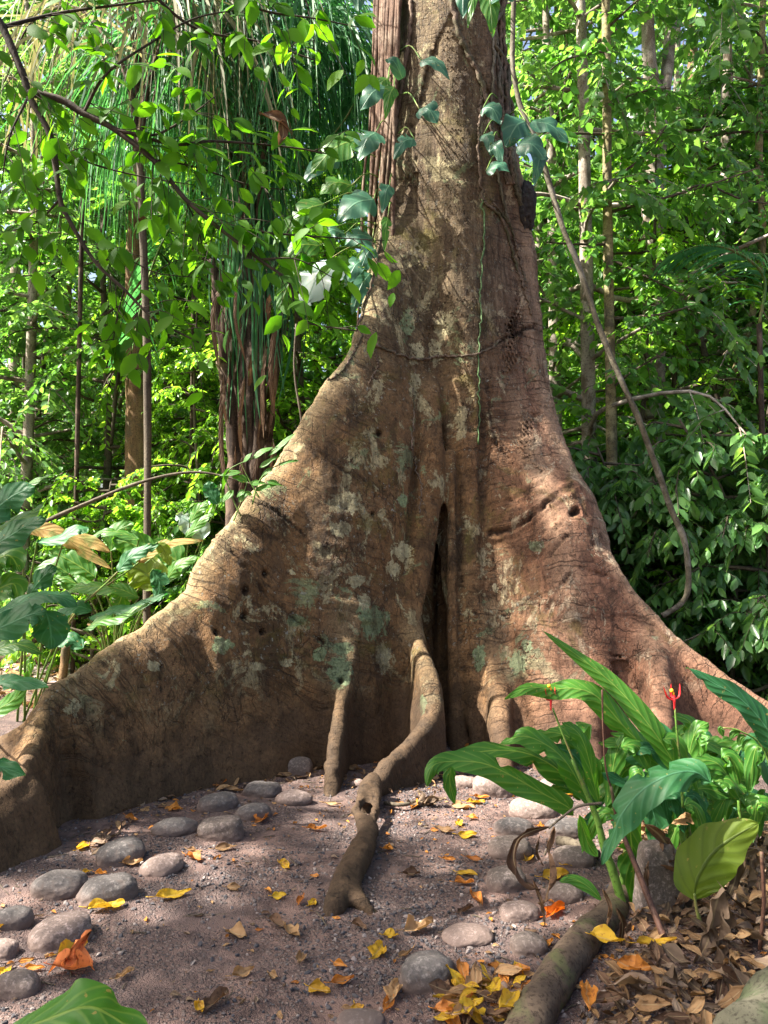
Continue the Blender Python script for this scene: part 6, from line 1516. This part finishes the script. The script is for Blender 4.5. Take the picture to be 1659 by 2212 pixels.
# dead leaves caught in the twigs
for pts, w_, lb in [([(560,245),(600,258),(630,290)], 34, 'brown dead leaf hooked over a twig left of the trunk, upper one'), ([(608,262),(612,290),(602,315)], 40, 'brown dead leaf dangling below the hooked one left of the trunk'), ([(300,478),(325,492),(336,515)], 40, 'dark brown dead leaf caught on the thin limb, left of the palm')]:
    g = Geo(); blade(g, [P(x, y, 3.35) for x, y in pts], w_/FPX*3.35, nrm=(.2, -1, .3), n=10, m=2, prof='ovate', curl=1., wav=.12, seed=w_); tag(g.obj('dead_leaf', M_DRY, None, P(*pts[0], 3.35)), lb, 'leaf')
# ================================================================ canopy added out of view to throw the dappled shade
def added_shade_tree(loc, top, seed, label, centres, n_per, size, mat, rad):
    rg = np.random.RandomState(seed); t = tag(empty('added_shade_tree', (loc[0], loc[1], 0)), label, 'tree')
    g = Geo(); tp = [np.array([loc[0], loc[1], -.1]), np.array([loc[0]+.1, loc[1], top*.5]), np.array([loc[0]+.2, loc[1]+.2, top])]
    g.add(*tube(resample(tp, 20), lerp_r(20, .28, .2, .12), 10, lump=.06)); g.obj('trunk', M_GREYBARK, t)
    wd, lv = Geo(), Geo(); hub = tp[2]-[0, 0, 1.5]
    for c in centres:
        c = np.array(c, dtype=float); wd.add(*tube(resample([hub, (hub+c)/2+[0, 0, .5], c], 10), lerp_r(10, .07, .02), 5))
        for k in range(n_per):
            e = c+norm(rg.normal(0, 1, 3))*rad*rg.rand()**.4*np.array([1, 1, .35]); tw = resample([c+(e-c)*.3, (c+e)/2+rg.normal(0, .1, 3), e, e+norm(e-c+1e-6)*.3+[0, 0, -.1]], 8)
            wd.add(*tube(tw, lerp_r(8, .012, .003), 3, cap=False)); leaf_cloud(lv, *twig_leaves(rg, tw, 14, size, .3))
    wd.obj('branches', M_TWIG, t); lv.obj('crown', mat, t)
S = np.array(SUN_DIR)
def shade_for(p, h):    # the point at height h between p and the sun
    p = np.asarray(p, dtype=float); return p+S*((h-p[2])/S[2])
rg = np.random.RandomState(7)
tg = []
def cover(pxs, h, ground=True, Y=None):
    out = []
    for q in pxs:
        p = G(*q) if Y is None else P(q[0], q[1], Y)
        out.append(tuple(shade_for(p, h)))
    return out
# boughs added between the sun and the spots to be shaded
c1 = cover([(300,1750),(450,1750),(600,1780),(500,2010),(380,2050),(640,2060),(800,1850),(760,1920),(560,1730),(200,1870),(930,1900),(480,2180),(820,2160)], 9.0)
c2 = cover([(1450,2100),(1600,2000),(1600,2180),(1480,2200),(1250,2120),(1330,1960),(1100,1850),(1000,2180)], 9.5)
c3 = cover([(1000,200),(1000,430),(960,640),(900,900)], 12., Y=6.3)
c4 = cover([(1100,560),(1120,1150),(1210,1360),(1530,1580),(1280,1560),(1080,1450),(1190,900)], 12.5, Y=6.2)
added_shade_tree((-8.0, -1.0), 10.5, 1, 'added unseen tree left of the viewer with boughs placed to shade the path', c1, 14, .12, M_LEAF_A, .42)
added_shade_tree((-4.5, -4.0), 11.0, 2, 'added unseen tree behind the viewer with boughs placed to shade the leaf heap', c2, 14, .12, M_LEAF_A, .5)
added_shade_tree((-9.5, 4.5), 13.5, 3, 'added unseen tree at the far left with boughs placed to shade the upper trunk', c3, 9, .14, M_LEAF_A, .6)
added_shade_tree((-6.5, -7.0), 14.0, 4, 'added unseen tree far behind the viewer with boughs placed to shade the right buttress', c4, 9, .12, M_LEAF_A, .42)
# crown of the giant tree, high above the view
rg = np.random.RandomState(15); wd, lv = Geo(), Geo()
top = [np.array([.66, 7.3, 7.2]), np.array([.7, 7.4, 12.]), np.array([.8, 7.6, 19.])]
g = Geo(); g.add(*tube(resample(top, 16), lerp_r(16, .56, .5, .38), 20, lump=.05)); g.obj('upper_trunk', M_GREYBARK, giant)
for k in range(14):
    a = k*2.4; c = np.array([.8+math.cos(a)*rg.uniform(2, 6), 8.+math.sin(a)*rg.uniform(2, 5)+1.5, rg.uniform(18, 22)])
    wd.add(*tube(resample([top[2]-[0, 0, 1], (top[2]+c)/2+[0, 0, .6], c], 10), lerp_r(10, .18, .03), 6))
    for j in range(14):
        e = c+norm(rg.normal(0, 1, 3))*1.5*np.array([1, 1, .5]); tw = resample([c, (c+e)/2, e], 6); wd.add(*tube(tw, lerp_r(6, .02, .004), 3, cap=False)); leaf_cloud(lv, *twig_leaves(rg, tw, 12, .22, .3))
wd.obj('boughs', M_TWIG, giant); lv.obj('crown', M_LEAF_A, giant)
